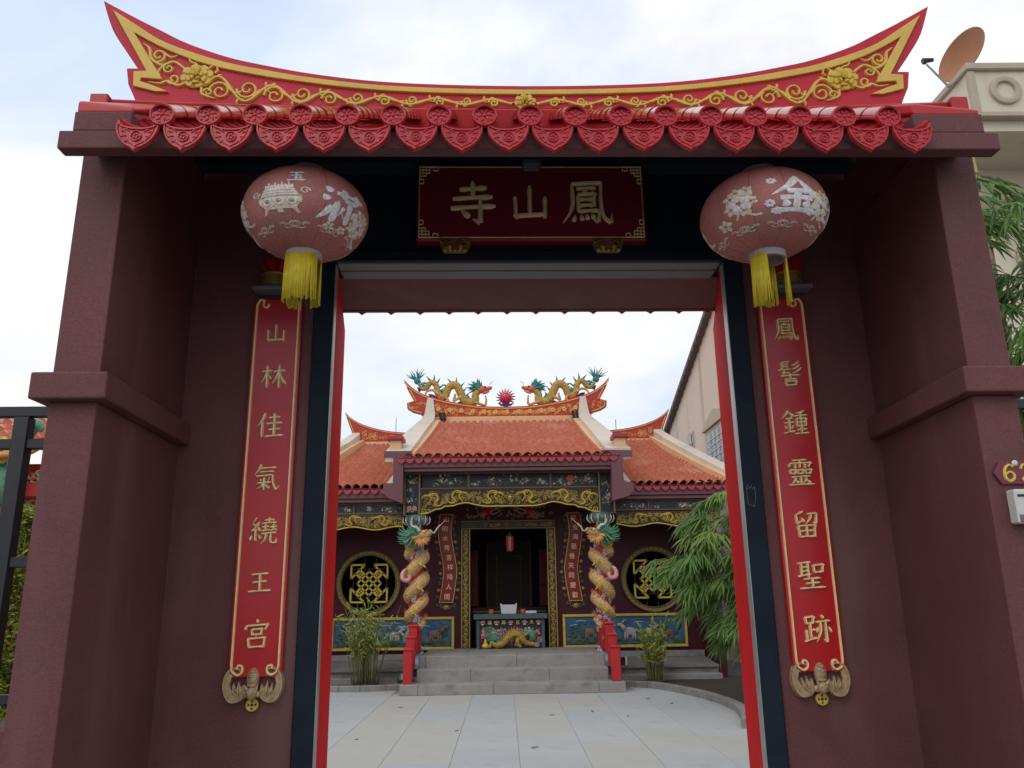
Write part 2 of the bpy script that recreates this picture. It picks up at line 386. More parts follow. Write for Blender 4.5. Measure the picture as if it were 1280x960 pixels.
# ------------------------------------------------------------------ brush characters (0-100 grid, y down)
# h level stroke, s upright, z bent, p left sweep, n right sweep, d dot, g hooked
GLYPH = {
'山': 's 50,8 50,82;z 16,38 18,84 84,80;s 85,36 84,90',
'寺': 'h 24,22 78,18;s 50,4 50,40;h 10,42 90,38;h 6,63 96,58;g 65,44 65,94 50,86;d 28,68 44,82',
'鳳': 'p 24,12 25,50 18,74 4,94;z 24,12 80,9;g 80,9 79,50 84,80 97,92 99,72;h 33,22 70,20;d 54,22 46,32;s 36,33 36,70;z 36,34 66,32 66,58;h 38,45 64,44;h 38,57 66,56;h 36,69 75,67;g 75,67 73,90 63,85;d 30,76 25,90;d 40,76 43,88;d 50,75 54,86;d 60,74 66,84',
'林': 'h 8,32 46,28;s 28,8 28,94;p 27,34 20,56 5,74;d 31,44 44,58;h 52,32 94,27;s 72,5 72,95;p 70,32 62,56 46,78;n 74,34 82,58 99,80',
'佳': 'p 32,6 22,32 5,54;s 22,36 22,95;h 46,24 86,20;s 65,6 65,46;h 38,46 95,42;h 46,68 88,64;s 65,46 65,90;h 34,93 99,88',
'氣': 'p 30,4 22,22 7,40;h 28,18 84,14;h 26,31 76,28;z 14,46 72,41;g 72,41 74,70 86,94 97,78;d 27,54 34,63;p 61,50 55,64;h 18,71 66,67;s 42,49 42,96;p 40,71 32,83 16,92;n 44,71 52,81 64,90',
'繞': 'p 26,4 12,26;p 36,20 24,38 9,50;h 9,50 40,44;d 31,36 40,52;d 12,28 24,32;s 24,48 24,72;d 11,66 6,84;d 23,70 26,86;d 36,64 42,78;s 70,4 70,24;h 54,14 88,11;h 46,25 96,21;h 46,38 70,35;s 58,28 58,49;h 46,50 72,47;h 73,38 98,35;s 86,27 86,47;h 74,49 99,46;h 44,61 98,56;p 62,60 58,80 42,96;g 78,58 78,88 96,92 98,74',
'王': 'h 16,20 84,15;h 22,51 78,46;s 50,18 50,84;h 6,87 96,82',
'宮': 'd 50,2 53,14;d 16,22 11,38;z 16,24 87,19 80,36;s 34,35 36,55;z 34,36 68,33 66,53;h 36,53 66,51;p 52,52 45,64;s 23,64 27,96;z 23,66 79,62 76,94;h 27,94 76,91',
'髻': 's 22,6 22,38;h 22,8 52,5;h 22,17 47,15;h 22,26 47,24;h 6,38 56,34;z 30,38 24,50 46,47;p 88,2 74,14 58,20;p 92,14 76,27 58,34;p 96,27 78,42 56,50;h 14,61 90,56;s 50,48 50,73;h 28,74 75,71;s 31,80 34,98;z 31,81 71,79 69,97;h 34,97 69,95',
'鍾': 'p 28,4 18,20 3,34;n 29,10 38,20 50,28;h 16,37 42,34;h 9,53 46,49;s 28,36 28,86;d 11,62 18,74;d 44,60 36,73;h 5,91 50,82;p 88,4 72,12 54,14;h 50,26 99,22;s 56,35 57,66;z 56,37 91,34 89,64;h 57,50 89,48;h 57,64 89,62;s 73,11 73,90;h 56,78 93,75;h 47,93 100,89',
'靈': 'h 24,6 77,3;d 14,15 10,30;z 14,17 89,13 82,29;s 50,5 50,33;d 28,21 37,25;d 28,29 37,33;d 64,19 73,23;d 64,28 73,32;s 12,40 14,55;z 12,41 32,40 31,54;h 14,54 31,54;s 40,40 41,55;z 40,41 60,40 59,54;h 41,54 59,54;s 68,39 69,54;z 68,40 88,38 87,53;h 69,53 87,53;h 16,67 86,63;s 50,66 50,93;p 31,70 26,82 14,91;d 30,78 41,89;p 70,68 66,80 57,89;d 70,76 86,89;h 4,96 98,92',
'留': 'p 42,4 28,12 13,16;z 16,18 18,46 44,36;d 35,27 46,43;z 56,14 91,11;g 91,11 87,47 76,42;p 70,14 66,32 50,50;s 21,56 25,97;z 21,57 81,53 78,96;h 25,75 79,73;s 51,56 51,94;h 25,95 78,93',
'聖': 'h 4,10 52,5;s 16,9 16,51;s 40,7 40,62;h 17,24 40,22;h 17,37 40,35;h 2,55 50,46;s 60,15 62,42;z 60,17 93,13 90,40;h 62,41 90,39;h 22,64 82,60;h 28,79 78,75;s 52,62 52,93;h 6,96 98,91',
'跡': 's 11,10 14,33;z 11,11 39,8 37,30;h 14,32 37,30;s 26,31 26,83;h 27,55 43,51;s 12,52 12,85;h 3,91 48,78;d 69,2 75,15;h 47,27 99,22;p 63,26 61,60 45,94;g 81,25 81,92 70,83;d 55,44 47,61;d 90,42 99,61',
'金': 'p 50,2 34,30 2,56;n 50,6 70,34 99,54;h 30,46 72,43;h 18,64 84,60;s 50,46 50,90;d 26,70 34,84;d 76,68 66,84;h 6,95 96,90',
'滿': 'd 10,10 22,22;d 6,34 17,46;p 26,58 18,78 6,96;h 30,22 98,18;s 48,6 48,34;s 78,6 78,34;h 48,35 78,33;s 34,46 34,96;z 34,46 93,44;g 93,44 93,94 82,86;s 63,34 63,92;p 50,54 42,78;n 44,62 56,80;p 78,54 70,76;n 72,60 86,80',
'玉': 'h 14,14 86,10;h 22,46 78,42;s 50,14 50,86;h 4,90 96,86;d 66,58 78,72',
}
def glyph(mb, ch, cx, cy, size, M=None, weight=9.0, h=0.012):
    M = M or ident
    for st in GLYPH[ch].split(';'):
        t, *ps = st.split(); P = [tuple(float(q) for q in p.split(',')) for p in ps]
        P = [(cx+(x-50)/100*size, cy-(y-50)/100*size) for x, y in P]
        w = weight/100*size
        if t == 'h': 
            m = (lerp(P[0][0], P[-1][0], .5), lerp(P[0][1], P[-1][1], .5)+size*.008)
            mb.stroke([P[0], m, P[-1]], [w*.75, w*.95, w*.72, w*.78, w*1.15, w*.5], h, M, 5)
        elif t == 's': mb.stroke([P[0], ((P[0][0]+P[-1][0])/2, (P[0][1]+P[-1][1])/2), P[-1]], [w*.6, w*1.2, w*.95, w*.95, w*1.1, w*.55], h, M, 4)
        elif t == 'z':
            for a, b in zip(P[:-1], P[1:]): mb.stroke([a, b], [w*.95, w*.95], h, M)
            for q in P[1:-1]: mb.stroke([(q[0]-w*.4, q[1]+w*.35), (q[0]+w*.5, q[1]-w*.45)], [w*.7, w*1.1], h*1.02, M)
        elif t == 'p': mb.stroke(P, [w*.7, w*1.2, w*1.0, w*.6, w*.12], h, M, 6)
        elif t == 'n': mb.stroke(P, [w*.3, w*.7, w*1.1, w*1.5, w*.15], h, M, 6)
        elif t == 'd': mb.stroke([P[0], ((P[0][0]+P[-1][0])/2, (P[0][1]+P[-1][1])/2), P[-1]], [w*.3, w*.9, w*1.3, w*.7], h, M, 3)
        elif t == 'g':
            mb.stroke(P[:-1], [w*.8, w*1.0, w*.95, w*1.1], h, M, 5 if len(P) > 3 else 0)
            mb.stroke(P[-2:], [w*1.15, w*.15], h, M)
def typeset(mb, ch, cx, cy, size, M=None, h=0.006, slant=0.0):
    """small lettering from the built-in typeface"""
    M = M or ident
    c = bpy.data.curves.new('lettering', 'FONT'); c.body = ch; c.size = size; c.extrude = h/2; c.align_x = 'CENTER'; c.resolution_u = 2
    o = bpy.data.objects.new('lettering', c); COL.objects.link(o)
    bpy.context.view_layer.update()
    me = bpy.data.meshes.new_from_object(o.evaluated_get(bpy.context.evaluated_depsgraph_get()))
    mb.add([M(cx+v.co.x+slant*v.co.y, cy+v.co.y-size*0.36, v.co.z+h/2) for v in me.vertices], [tuple(p.vertices) for p in me.polygons])
    bpy.data.objects.remove(o); bpy.data.curves.remove(c); bpy.data.meshes.remove(me)

def plane(y0): return lambda a, b, c: (a, y0-c, b)

# ================================================================== GROUND AND COURTYARD
mb = MB(); mb.box(-420, 420, -420, 420, -0.5, -0.03); solo('ground', mb, 'asphalt', kind='structure')
mb = MB(); mb.box(-5.2, 5.2, 2.4, 15.6, -0.029, -0.006)
court = solo('courtyard', mb, 'joint', kind='structure')
SL = 0.68; ROW = 1.36
slab_meshes = []
for nm in ('granite_pale', 'granite_warm', 'granite_cool'):
    b = MB(); b.box(-SL/2+.0022, SL/2-.0022, -ROW/2+.0016, ROW/2-.0016, -0.026, 0, 0.003); slab_meshes.append(shared(b, 'paving_slab', nm))
for i in range(-7, 8):
    off = (0.0, 0.55, 0.2, 0.8, 0.35)[i % 5]
    for j in range(10):
        x = 0.13+SL*(i+0.5); y = 2.6+ROW*(j+off)
        if y+ROW/2 > 15.55 or y-ROW/2 < 2.4: continue
        r = random.random()
        pr = (0.75 if x < -0.5 else 0.3)
        me = slab_meshes[1] if r < pr*0.62 else (slab_meshes[2] if r > 0.72 else slab_meshes[0])
        piece('paving_slab', me, court, (x, y, random.uniform(-.0016, .0016)))

def sweep_kerb(path, name, label):
    P = catmull(path, 7); b = thing(name, label, 'kerb', (path[0][0], path[0][1], 0))
    n = len(P); step = 4
    for i0 in range(0, n-1, step):
        seg = P[i0:min(n, i0+step+1)]; m = MB(); vs = []
        for k, p in enumerate(seg):
            gi = i0+k; a = P[max(0, gi-1)]; c = P[min(n-1, gi+1)]; L = math.hypot(c[0]-a[0], c[1]-a[1])
            tx, ty = (c[0]-a[0])/L, (c[1]-a[1])/L
            px, py = p[0], p[1]
            if k == 0: px += tx*.004; py += ty*.004
            if k == len(seg)-1: px -= tx*.004; py -= ty*.004
            nx, ny = ty, -tx
            for o_, z in ((0, 0), (0, .088), (.012, .1), (.118, .1), (.13, .088), (.13, -.02)): vs.append((px-nx*o_, py-ny*o_, z))
        k = len(seg)
        fs = [(i*6+e, i*6+e+1, (i+1)*6+e+1, (i+1)*6+e) for i in range(k-1) for e in range(5)]+[tuple(range(5, -1, -1)), tuple(range((k-1)*6, k*6))]
        m.add(vs, fs); part('kerb_stone', m, 'kerb_stone', b)
    return b
sweep_kerb([(2.93, 10.2), (3.1, 10.8), (3.27, 11.8), (3.2, 12.96), (2.98, 13.87), (2.62, 14.72), (2.02, 15.14)], 'curved_kerb', 'curved grey stone kerb right of the entrance steps')
sweep_kerb([(-1.8, 15.1), (-2.45, 14.93), (-3.1, 14.95), (-3.9, 15.0), (-5.0, 14.8)], 'curved_kerb', 'low grey stone kerb left of the entrance steps')
mb = MB()
mb.prism([(1.98, 15.25), (2.7, 14.85), (3.05, 13.9), (3.3, 13.0), (3.37, 11.8), (3.2, 10.8), (3.0, 10.2), (6.5, 10.2), (6.5, 16.2), (1.98, 16.2)], 0, .045, lambda a, b, c: (a, b, c))
solo('planting_bed', mb, 'soil', kind='structure')
mb = MB()
mb.prism([(-1.77, 15.2), (-2.45, 15.03), (-3.1, 15.05), (-3.9, 15.1), (-5.0, 14.95), (-6.0, 14.9), (-6.0, 16.2), (-1.77, 16.2)], 0, .045, lambda a, b, c: (a, b, c))
solo('planting_bed', mb, 'soil', kind='structure')
# side terraces: slate floors on a stone edge
for sx, x0, x1 in ((-1, -5.0, -1.56), (1, 1.80, 4.02)):
    mb = MB(); mb.hexa([(x0, 15.9, 0), (x1, 15.9, 0), (x1, 17.1, 0), (x0, 17.1, 0), (x0, 15.9, .24), (x1, 15.9, .24), (x1, 17.1, .34), (x0, 17.1, .34)])
    ter = solo('side_terrace', mb, 'kerb_stone', kind='structure')
    n = int((x1-x0)/.43); w = (x1-x0)/n
    for r_ in range(3):
        for i in range(n):
            b = MB(); y0, y1 = 15.84+r_*.42, 15.84+(r_+1)*.42-.006
            zz = lambda y: .245+(y-15.9)*.1/1.2
            q = random.uniform(0, .004)
            b.hexa([(x0+i*w+.003, y0, zz(y0)+.001), (x0+(i+1)*w-.003, y0, zz(y0)+.001), (x0+(i+1)*w-.003, y1, zz(y1)+.001), (x0+i*w+.003, y1, zz(y1)+.001),
                    (x0+i*w+.003, y0, zz(y0)+.03+q), (x0+(i+1)*w-.003, y0, zz(y0)+.03+q), (x0+(i+1)*w-.003, y1, zz(y1)+.03+q), (x0+i*w+.003, y1, zz(y1)+.03+q)])
            part('slate_tile', b, 'slate', ter)
    b = MB(); b.box(x0, x1, 15.62, 15.86, 0.02, .14, .01); part('edge_stone', b, 'kerb_stone', ter)
    b = MB(); b.box(x0, x1, 16.9, 17.08, .36, .47, .008); part('back_ledge', b, 'kerb_stone', ter)
# main platform and its steps
mb = MB(); mb.box(-1.53, 1.77, 15.35, 17.3, 0, .557); plat = solo('platform', mb, 'granite_step', kind='structure')
for i in range(4):
    b = MB(); w = 3.3/4; b.box(-1.53+i*w+.002, -1.53+(i+1)*w-.002, 15.36, 17.1, .53, .563, .004); part('floor_slab', b, 'granite_step', plat)
steps = thing('stone_steps', 'broad grey granite steps rising to the temple doorway', 'steps', (.1, 14.1, 0))
for x0, x1, y0, y1, z0, z1, cuts in ((-1.77, 2.0, 14.1, 14.58, 0, .167, (-1.46, -.2, 1.55)), (-1.53, 1.77, 14.52, 15.0, .0, .368, (-.6, .75)), (-1.53, 1.77, 14.94, 15.36, .0, .563, (-1.42, .2))):
    xs = [x0, *cuts, x1]
    for a, c in zip(xs[:-1], xs[1:]):
        b = MB(); b.box(a+.0015, c-.0015, y0, y1, z0, z1, .008); part('step_block', b, 'granite_step', steps)

# ================================================================== THE GATE (local x across, y in depth, z up)
gate = thing('temple_gate', 'maroon gate porch with red tiled roof and upswept golden scroll ridge', 'gate', (.155, 0, 0), gate=True)
def planprism(poly, z0, z1):
    m = MB(); m.prism(poly, z0, z1, lambda a, b, c: (a, b, c)); return m
def bev(o, w=0.006, n=2):
    md = o.modifiers.new('edge', 'BEVEL'); md.width = w; md.segments = n; md.limit_method = 'ANGLE'; md.angle_limit = R(40); return o
for sx in (-1, 1):
    if sx < 0: xo, xi, xb = -1.785, -1.600, -1.632
    else: xo, xi, xb = 2.058, 1.878, 1.942
    e = .055*sx
    pil = bev(part('pillar', planprism([(xo, -.93), (xi, -.93), (xb, 0.0), (xb, .22), (xo, .22)], 0, 2.312), 'gate_paint', gate))
    bev(part('ledge_band', planprism([(xo+e, -.985), (xi-e, -.985), (xb-e, -.003), (xb-e, .15), (xb, .215), (xo+e, .215)], 2.312, 2.42), 'gate_paint', pil), .008)
    bev(part('upper_shaft', planprism([(xo+.004*sx, -.925), (xi+.004*sx, -.925), (xb+.002*sx, 0.0), (xb+.002*sx, .22), (xo+.004*sx, .22)], 2.42, 3.5), 'gate_paint', pil))
    m = MB(); m.prism([(-.9, 3.49), (-.3, 3.86), (.1, 3.78), (.22, 3.5)], min(xo, xb), max(xo, xb), lambda a, b, c: (c, a, b)); part('gable_wall', m, 'gate_paint', gate)
for x0, x1 in ((-1.632, -.988), (1.305, 1.942)):
    m = MB(); m.box(x0, x1, 0, .22, 0, 3.95); part('rear_wall', m, 'gate_paint', gate)
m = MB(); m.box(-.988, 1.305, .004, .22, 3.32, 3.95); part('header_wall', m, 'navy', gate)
m = MB(); m.box(-.988, 1.305, -.03, .004, 3.3, 3.36, .006); part('lintel_moulding', m, 'navy', gate)
for z0, y0, y1 in ((3.297, .006, .10), (3.294, .107, .215)):
    m = MB(); m.box(-.883, 1.2, y0, y1, z0, 3.32, .004); part('lintel', m, 'lintel_grey', gate)
for x0, x1 in ((-.988, -.883), (1.202, 1.305)):
    m = MB(); m.box(x0, x1, -.022, .036, 0, 3.3, .006); part('door_post', m, 'navy', gate)
for x0, x1 in ((-.8845, -.8795), (1.1985, 1.2035)):
    m = MB(); m.box(x0, x1, -.024, .034, 0.02, 3.285, .001); part('steel_strip', m, 'steel', gate)
m = MB(); m.box(-.87, 1.19, -.1, .2, 0, .05, .01); part('threshold', m, 'granite_step', gate)
# two red door leaves folded back into the courtyard
for ax, bx in ((-.8785, -1.022), (1.1975, 1.442)):
    m = MB(); sx = -1 if ax < 0 else 1; d = Vector((bx-ax, .985)).normalized(); n_ = Vector((d.y, -d.x))*.045*sx
    A = Vector((ax, .038)); B = Vector((bx, 1.06))
    q = [A, B, B+n_, A+n_]
    m.hexa([(p.x, p.y, .03) for p in q]+[(p.x, p.y, 3.28) for p in q])
    leaf = bev(part('door_leaf', m, 'door_red', gate), .004)
# chalk marks left on the right post
m = MB(); random.seed(3)
cx_, cz_ = 1.235, 2.03
M_ = plane(-.0222)
for a, b in (((1.222, 2.075), (1.222, 1.985)), ((1.222, 1.985), (1.252, 1.972)), ((1.252, 1.972), (1.262, 2.0)), ((1.262, 2.0), (1.262, 2.07)), ((1.262, 2.07), (1.25, 2.062)), ((1.225, 2.083), (1.24, 2.065)), ((1.24, 2.065), (1.25, 2.08)), ((1.218, 2.06), (1.25, 2.068))):
    m.stroke([a, ((a[0]+b[0])/2+random.uniform(-.003, .003), (a[1]+b[1])/2), b], .0022, .0006, M_, 3)
part('chalk_mark', m, 'lintel_grey', gate)
# eaves boards, roof deck and inner ceiling
SA = math.atan2(.495, .765)
bev(part('eaves_board', (lambda b: (b.box(-1.788, 2.052, -1.122, -1.055, 3.308, 3.388), b)[1])(MB()), 'gate_paint', gate), .006)
for x0, x1 in ((-1.738, -1.508), (1.705, 2.0)):
    m = MB(); m.box(x0, x1, -1.118, -.98, 3.3885, 3.478); bev(part('eaves_end_block', m, 'gate_paint', gate), .006)
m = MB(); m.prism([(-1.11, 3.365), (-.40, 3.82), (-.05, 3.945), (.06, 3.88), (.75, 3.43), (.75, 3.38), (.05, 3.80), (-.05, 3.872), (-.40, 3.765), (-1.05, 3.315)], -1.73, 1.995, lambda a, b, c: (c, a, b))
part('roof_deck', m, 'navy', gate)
bev(part('rear_eaves_board', (lambda b: (b.box(-1.75, 2.02, .735, .775, 3.297, 3.47), b)[1])(MB()), 'gate_paint', gate), .005)
m = MB(); m.box(-1.74, 2.01, .222, .734, 3.303, 3.34); part('rear_soffit', m, 'gate_paint', gate)
# roof tiles
def arcshell(r0, r1, L, a0, a1, n, th, flip=1):
    b = MB(); vs = []
    for r, y in ((r0, 0), (r1, L)):
        for rr in (r, r-th):
            for i in range(n+1):
                a = lerp(a0, a1, i/n); vs.append((rr*math.cos(a), y, flip*rr*math.sin(a)))
    k = n+1; fs = []
    for i in range(n):
        fs += [(i, i+1, 2*k+i+1, 2*k+i), (k+i, 3*k+i, 3*k+i+1, k+i+1), (i, k+i, k+i+1, i+1), (2*k+i, 2*k+i+1, 3*k+i+1, 3*k+i)]
    fs += [(0, 2*k, 3*k, k), (n, k+n, 3*k+n, 2*k+n)]
    b.add(vs, fs); return b
bar_me = shared(arcshell(.047, .0415, .185, R(-8), R(188), 14, .007), 'cover_tile', 'tile_glaze', 'auto')
pan = arcshell(.118, .118, .2, R(222), R(318), 10, .011); pan.v = [(x, y, z+.088) for x, y, z in pan.v]
pan_me = shared(pan, 'pan_tile', 'tile_red', 'auto')
XK = [-1.363+.18335*k for k in range(17)]
PX = [-1.363+.18335*(k-.5) for k in range(18)]
sl = Vector((0, math.cos(SA), math.sin(SA)))
random.seed(11)
for k, x in enumerate(XK):
    for j in range(6):
        p = Vector((x, -1.165, 3.425))+sl*(.158*j); 
        piece('cover_tile', bar_me, gate, (x+random.uniform(-.0012, .0012), p.y, p.z+random.uniform(0, .0015)), (SA+R(1.2)+random.uniform(-.006, .006), 0, random.uniform(-.006, .006)))
for x in PX:
    for j in range(8):
        p = Vector((x, -1.15, 3.405))+sl*(.115*j)
        piece('pan_tile', pan_me, gate, (x+random.uniform(-.0015, .0015), p.y, p.z), (SA-R(3.5), 0, random.uniform(-.01, .01)))
cap = MB(); Q = 28
cap.prism([(.05*math.cos(2*PI*i/Q), .05*math.sin(2*PI*i/Q)) for i in range(Q)], -.014, 0)
for r, w in ((.0455, .009),): cap.stroke([(r*math.cos(2*PI*i/Q), r*math.sin(2*PI*i/Q)) for i in range(Q+1)], w, .006)
for i in range(6):
    a = i*PI/3; cap.stroke([(.011*math.cos(a), .011*math.sin(a)), (.02*math.cos(a+.25), .02*math.sin(a+.25)), (.033*math.cos(a), .033*math.sin(a))], [.004, .014, .003], .005, None, 3)
cap.ball((0, -.001, 0), (.009, .006, .009), 8, 5)
for i in range(6):
    a = (i+.5)*PI/3; cap.ball((.034*math.cos(a), -.001, .034*math.sin(a)), (.006, .004, .006), 6, 4)
cap_me = shared(cap, 'tile_cap', 'tile_red', 'auto')
for x in XK: piece('tile_cap', cap_me, gate, (x, -1.172, 3.428), (0, random.uniform(-.3, .3), 0))
half = [(.0, -.133), (.016, -.120), (.032, -.114), (.052, -.100), (.069, -.082), (.080, -.063), (.088, -.041), (.091, -.014), (.087, .0)]
topc = [(.089*math.cos(R(a))/1.0, -.03*math.sin(R(a))) for a in range(20, 161, 14)]
outl = half+[(x, z) for x, z in topc]+[(-x, z) for x, z in reversed(half[1:])]
drip = MB(); drip.prism(outl, -.012, 0)
rim = [(x*.93, z*.93-.004) for x, z in half]+[(x*.93, z-.008) for x, z in topc]+[(-x*.93, z*.93-.004) for x, z in reversed(half)]
drip.stroke(rim+[rim[1]], .009, .0065)
inn = [(x*.74, z*.74-.013) for x, z in half]; drip.stroke([(-x, z) for x, z in reversed(inn)]+inn[1:], .004, .004)
drip.stroke([(.021*math.cos(2*PI*i/16), -.068+.021*math.sin(2*PI*i/16)) for i in range(17)], .005, .006)
for i in range(5):
    a = i*2*PI/5; drip.ball((.009*math.cos(a), -.001, -.068+.009*math.sin(a)), (.006, .005, .006), 6, 4)
for sx in (-1, 1):
    for dx, dz, a in ((.03, -.05, .5), (.045, -.052, .2), (.038, -.068, -.2), (.03, -.085, -.7)):
        drip.stroke([(sx*dx, dz), (sx*(dx+.014*math.cos(a)), dz+.014*math.sin(a)+.004), (sx*(dx+.026*math.cos(a)), dz+.024*math.sin(a))], [.003, .010, .002], .005, None, 3)
drip_me = shared(drip, 'drip_tile', 'tile_red', 'auto')
random.seed(5)
for x in PX: piece('drip_tile', drip_me, gate, (x+random.uniform(-.003, .003), -1.166, 3.402+random.uniform(-.002, .002)), (R(-4)+random.uniform(-.03, .03), random.uniform(-.03, .03), random.uniform(-.04, .04)), (.94, 1, 1.06))
for k in range(20): piece('drip_tile', drip_me, gate, (PX[0]+.18335*(k-.8), .79, 3.418), (R(3), 0, PI))
m = MB(); m.prism([(.80, 3.46), (-.02, 3.99), (-.1, 3.99), (-.1, 3.95), (-.03, 3.95), (.80, 3.435)], -1.73, 1.995, lambda a, b, c: (c, a, b)); part('rear_tile_slope', m, 'tile_red', gate)
for x0, x1 in ((-1.735, -1.505), (1.715, 1.997)):
    m = MB(); m.hexa([(x0, -1.112, 3.476), (x1, -1.112, 3.476), (x1, -.42, 3.91), (x0, -.42, 3.91), (x0, -1.112, 3.53), (x1, -1.112, 3.50), (x1, -.40, 3.985), (x0, -.40, 3.985)])
    bev(part('roof_verge', m, 'slab_red', gate), .02, 3)
# ridge
RC = .122
def mir(P): return [(2*RC-x, z) for x, z in P]
rt = [(-2.09, 4.626), (-1.908, 4.518), (-1.776, 4.445), (-1.624, 4.363), (-1.411, 4.282), (-1.223, 4.235), (-1.015, 4.192), (-.766, 4.155), (-.519, 4.133), (-.188, 4.12), (RC, 4.116)]
rl = [(-2.025, 4.453), (-1.949, 4.332), (-1.863, 4.212), (-1.924, 4.212), (-1.906, 4.117), (-1.88, 4.065), (-1.84, 3.98)]
rts = catmull(rt, 4)
rls = catmull([rt[0]]+rl[:3], 4)[1:]+rl[3:]
poly = rts+list(reversed(mir(rts)))[1:]+mir(rls)+list(reversed(rls))
m = MB(); m.prism(poly, 0, .19, lambda a, b, c: (a, -.40+c, b))
m.v = m.v
ridge = bev(part('ridge', m, 'ridge_red', gate), .005)
def base_z(x): return 3.962+.052*(abs(x-.17)/2.2)**2
m = MB(); vs = []; NB = 28
for i in range(NB+1):
    x = lerp(-2.05, 2.41, i/NB); z = base_z(x)
    vs += [(x, -.40, z-.10), (x, -.43, z-.01), (x, -.425, z), (x, -.1, z), (x, -.1, z-.10)]
fs = [(i*5+e, i*5+(e+1) % 5, i*5+5+(e+1) % 5, i*5+5+e) for i in range(NB) for e in range(5)]+[(4, 3, 2, 1, 0), tuple(NB*5+e for e in range(5))]
m.add(vs, fs); part('ridge_base', m, 'slab_red', gate, 'auto')
for x0, x1 in ((-2.06, -1.97), (2.33, 2.42)):
    m = MB(); m.box(x0, x1, -.455, -.09, 3.925, 4.026, .006); part('ridge_base_end', m, 'slab_red', gate)
gt = [(-2.028, 4.557), (-1.902, 4.469), (-1.769, 4.377), (-1.619, 4.309), (-1.408, 4.238), (-1.2, 4.193), (-1.013, 4.157), (-.765, 4.122), (-.518, 4.101), (-.188, 4.088), (RC, 4.084)]
gl = [(-1.901, 4.417), (-1.722, 4.314), (-1.51, 4.228), (-1.259, 4.167), (-1.011, 4.125), (-.764, 4.092), (-.517, 4.072), (-.188, 4.060), (RC, 4.056)]
go = [(-1.921, 4.371), (-1.816, 4.188), (-1.88, 4.183), (-1.873, 4.098), (-1.759, 4.066)]
gi = [(-1.694, 4.066), (-1.783, 4.106), (-1.842, 4.127), (-1.838, 4.146), (-1.729, 4.137)]
gts = catmull(gt, 4); gls = catmull(gl, 4)
for side in (0, 1):
    P = list(reversed(gts))+go+gi+gls
    if side: P = mir(P)
    m = MB(); m.prism(P, -.014, .004, lambda a, b, c: (a, -.40+c, b)); bev(part('gold_band', m, 'ridge_gold', ridge), .003)
def gl_at(x):
    for (x0, z0), (x1, z1) in zip(gls[:-1], gls[1:]):
        if x0 <= x <= x1: return lerp(z0, z1, (x-x0)/(x1-x0) if x1 > x0 else 0)
    return gls[-1][1]
def vine(flip):
    m = MB(); MM = (lambda a, b, c: (2*RC-a, -.40-c, b)) if flip else (lambda a, b, c: (a, -.40-c, b))
    zb = 3.985
    def mid(x): return (gl_at(x)-.018+zb)/2
    def amp(x): return max(.016, (gl_at(x)-.03-zb)*.36)
    half_ = .14; x0 = -1.50; nH = 12
    st = []
    for i in range(nH*8+1):
        x = x0+i*half_/8
        if x > RC-.06: break
        st.append((x, mid(x)+amp(x)*math.sin(PI*(x-x0)/half_+.3)))
    m.stroke(st, .018, .012, MM)
    for k in range(nH):
        xk = x0+(k+.38)*half_
        if xk > RC-.08: break
        s = 1 if k % 2 == 0 else -1           # stem is up where s=1, so the curl hangs inside it
        A = amp(xk); r = min(.056, A*.9+.012); cx, cz = xk+.012, mid(xk)-s*A*.22
        sp = spiral(cx, cz, r, r*.22, PI if s > 0 else -PI, -1.45*s, 20)
        m.stroke(sp, [.017, .015, .012, .016], .012, MM)
        e = sp[-1]; m.stroke([(e[0]-.004, e[1]), (e[0]+.006, e[1]+.001)], [.012, .012], .012, MM)
        # leaflets springing off the stem
        bx = xk+half_*.36; bz = mid(bx)+amp(bx)*math.sin(PI*(bx-x0)/half_+.3)
        L = .05+A*.25
        m.stroke([(bx-.012, bz), (bx+.02, bz-s*A*.55), (bx+L*.8, bz-s*A*.75), (bx+L*1.3, bz-s*A*.35)], [.018, .017, .015, .004], .012, MM, 4)
        tx = xk-.03; tz = mid(tx)+s*A*.9
        m.stroke([(tx, tz-s*.004), (tx-.008, tz+s*.012), (tx-.004, tz+s*.024)], [.014, .017, .004], .011, MM, 3)
        m.stroke([(tx+.02, tz-s*.004), (tx+.03, tz+s*.010), (tx+.045, tz+s*.014)], [.012, .015, .004], .011, MM, 3)
    # the part between the flower and the horn
    for P, w in (([(-1.62, 4.20), (-1.68, 4.245), (-1.74, 4.225), (-1.80, 4.265), (-1.815, 4.325), (-1.85, 4.355)], [.012, .014, .016, .014, .004]),
                 (spiral(-1.765, 4.282, .042, .010, -2.2, 1.3), [.014, .012, .010]), ([(-1.74, 4.300), (-1.70, 4.272), (-1.665, 4.287)], [.013, .012, .003]),
                 (spiral(-1.705, 4.205, .03, .008, 1.8, 1.25), [.012, .010, .009]), ([(-1.72, 4.235), (-1.755, 4.19), (-1.745, 4.165)], [.012, .012, .003]),
                 ([(-1.60, 4.13), (-1.65, 4.105), (-1.70, 4.13), (-1.745, 4.118), (-1.80, 4.128)], [.014, .014, .012, .003]), (spiral(-1.675, 4.142, .032, .008, 3.6, 1.2), [.012, .011, .009]),
                 ([(-1.56, 4.23), (-1.60, 4.25), (-1.595, 4.275), (-1.57, 4.265)], [.010, .012, .008]), ([(-1.51, 4.20), (-1.47, 4.225), (-1.455, 4.195), (-1.47, 4.18)], [.010, .012, .008]),
                 ([(-1.53, 4.10), (-1.525, 4.06), (-1.49, 4.04), (-1.455, 4.03)], [.012, .014, .013, .003]), (spiral(-1.495, 4.065, .024, .006, 3.0, -1.1), [.01, .009, .008])):
        m.stroke(P, [q*1.35 for q in w], .012, MM, 5 if len(P) < 10 else 0)
    return part('scroll_vine', m, 'ridge_gold', ridge, 'auto')
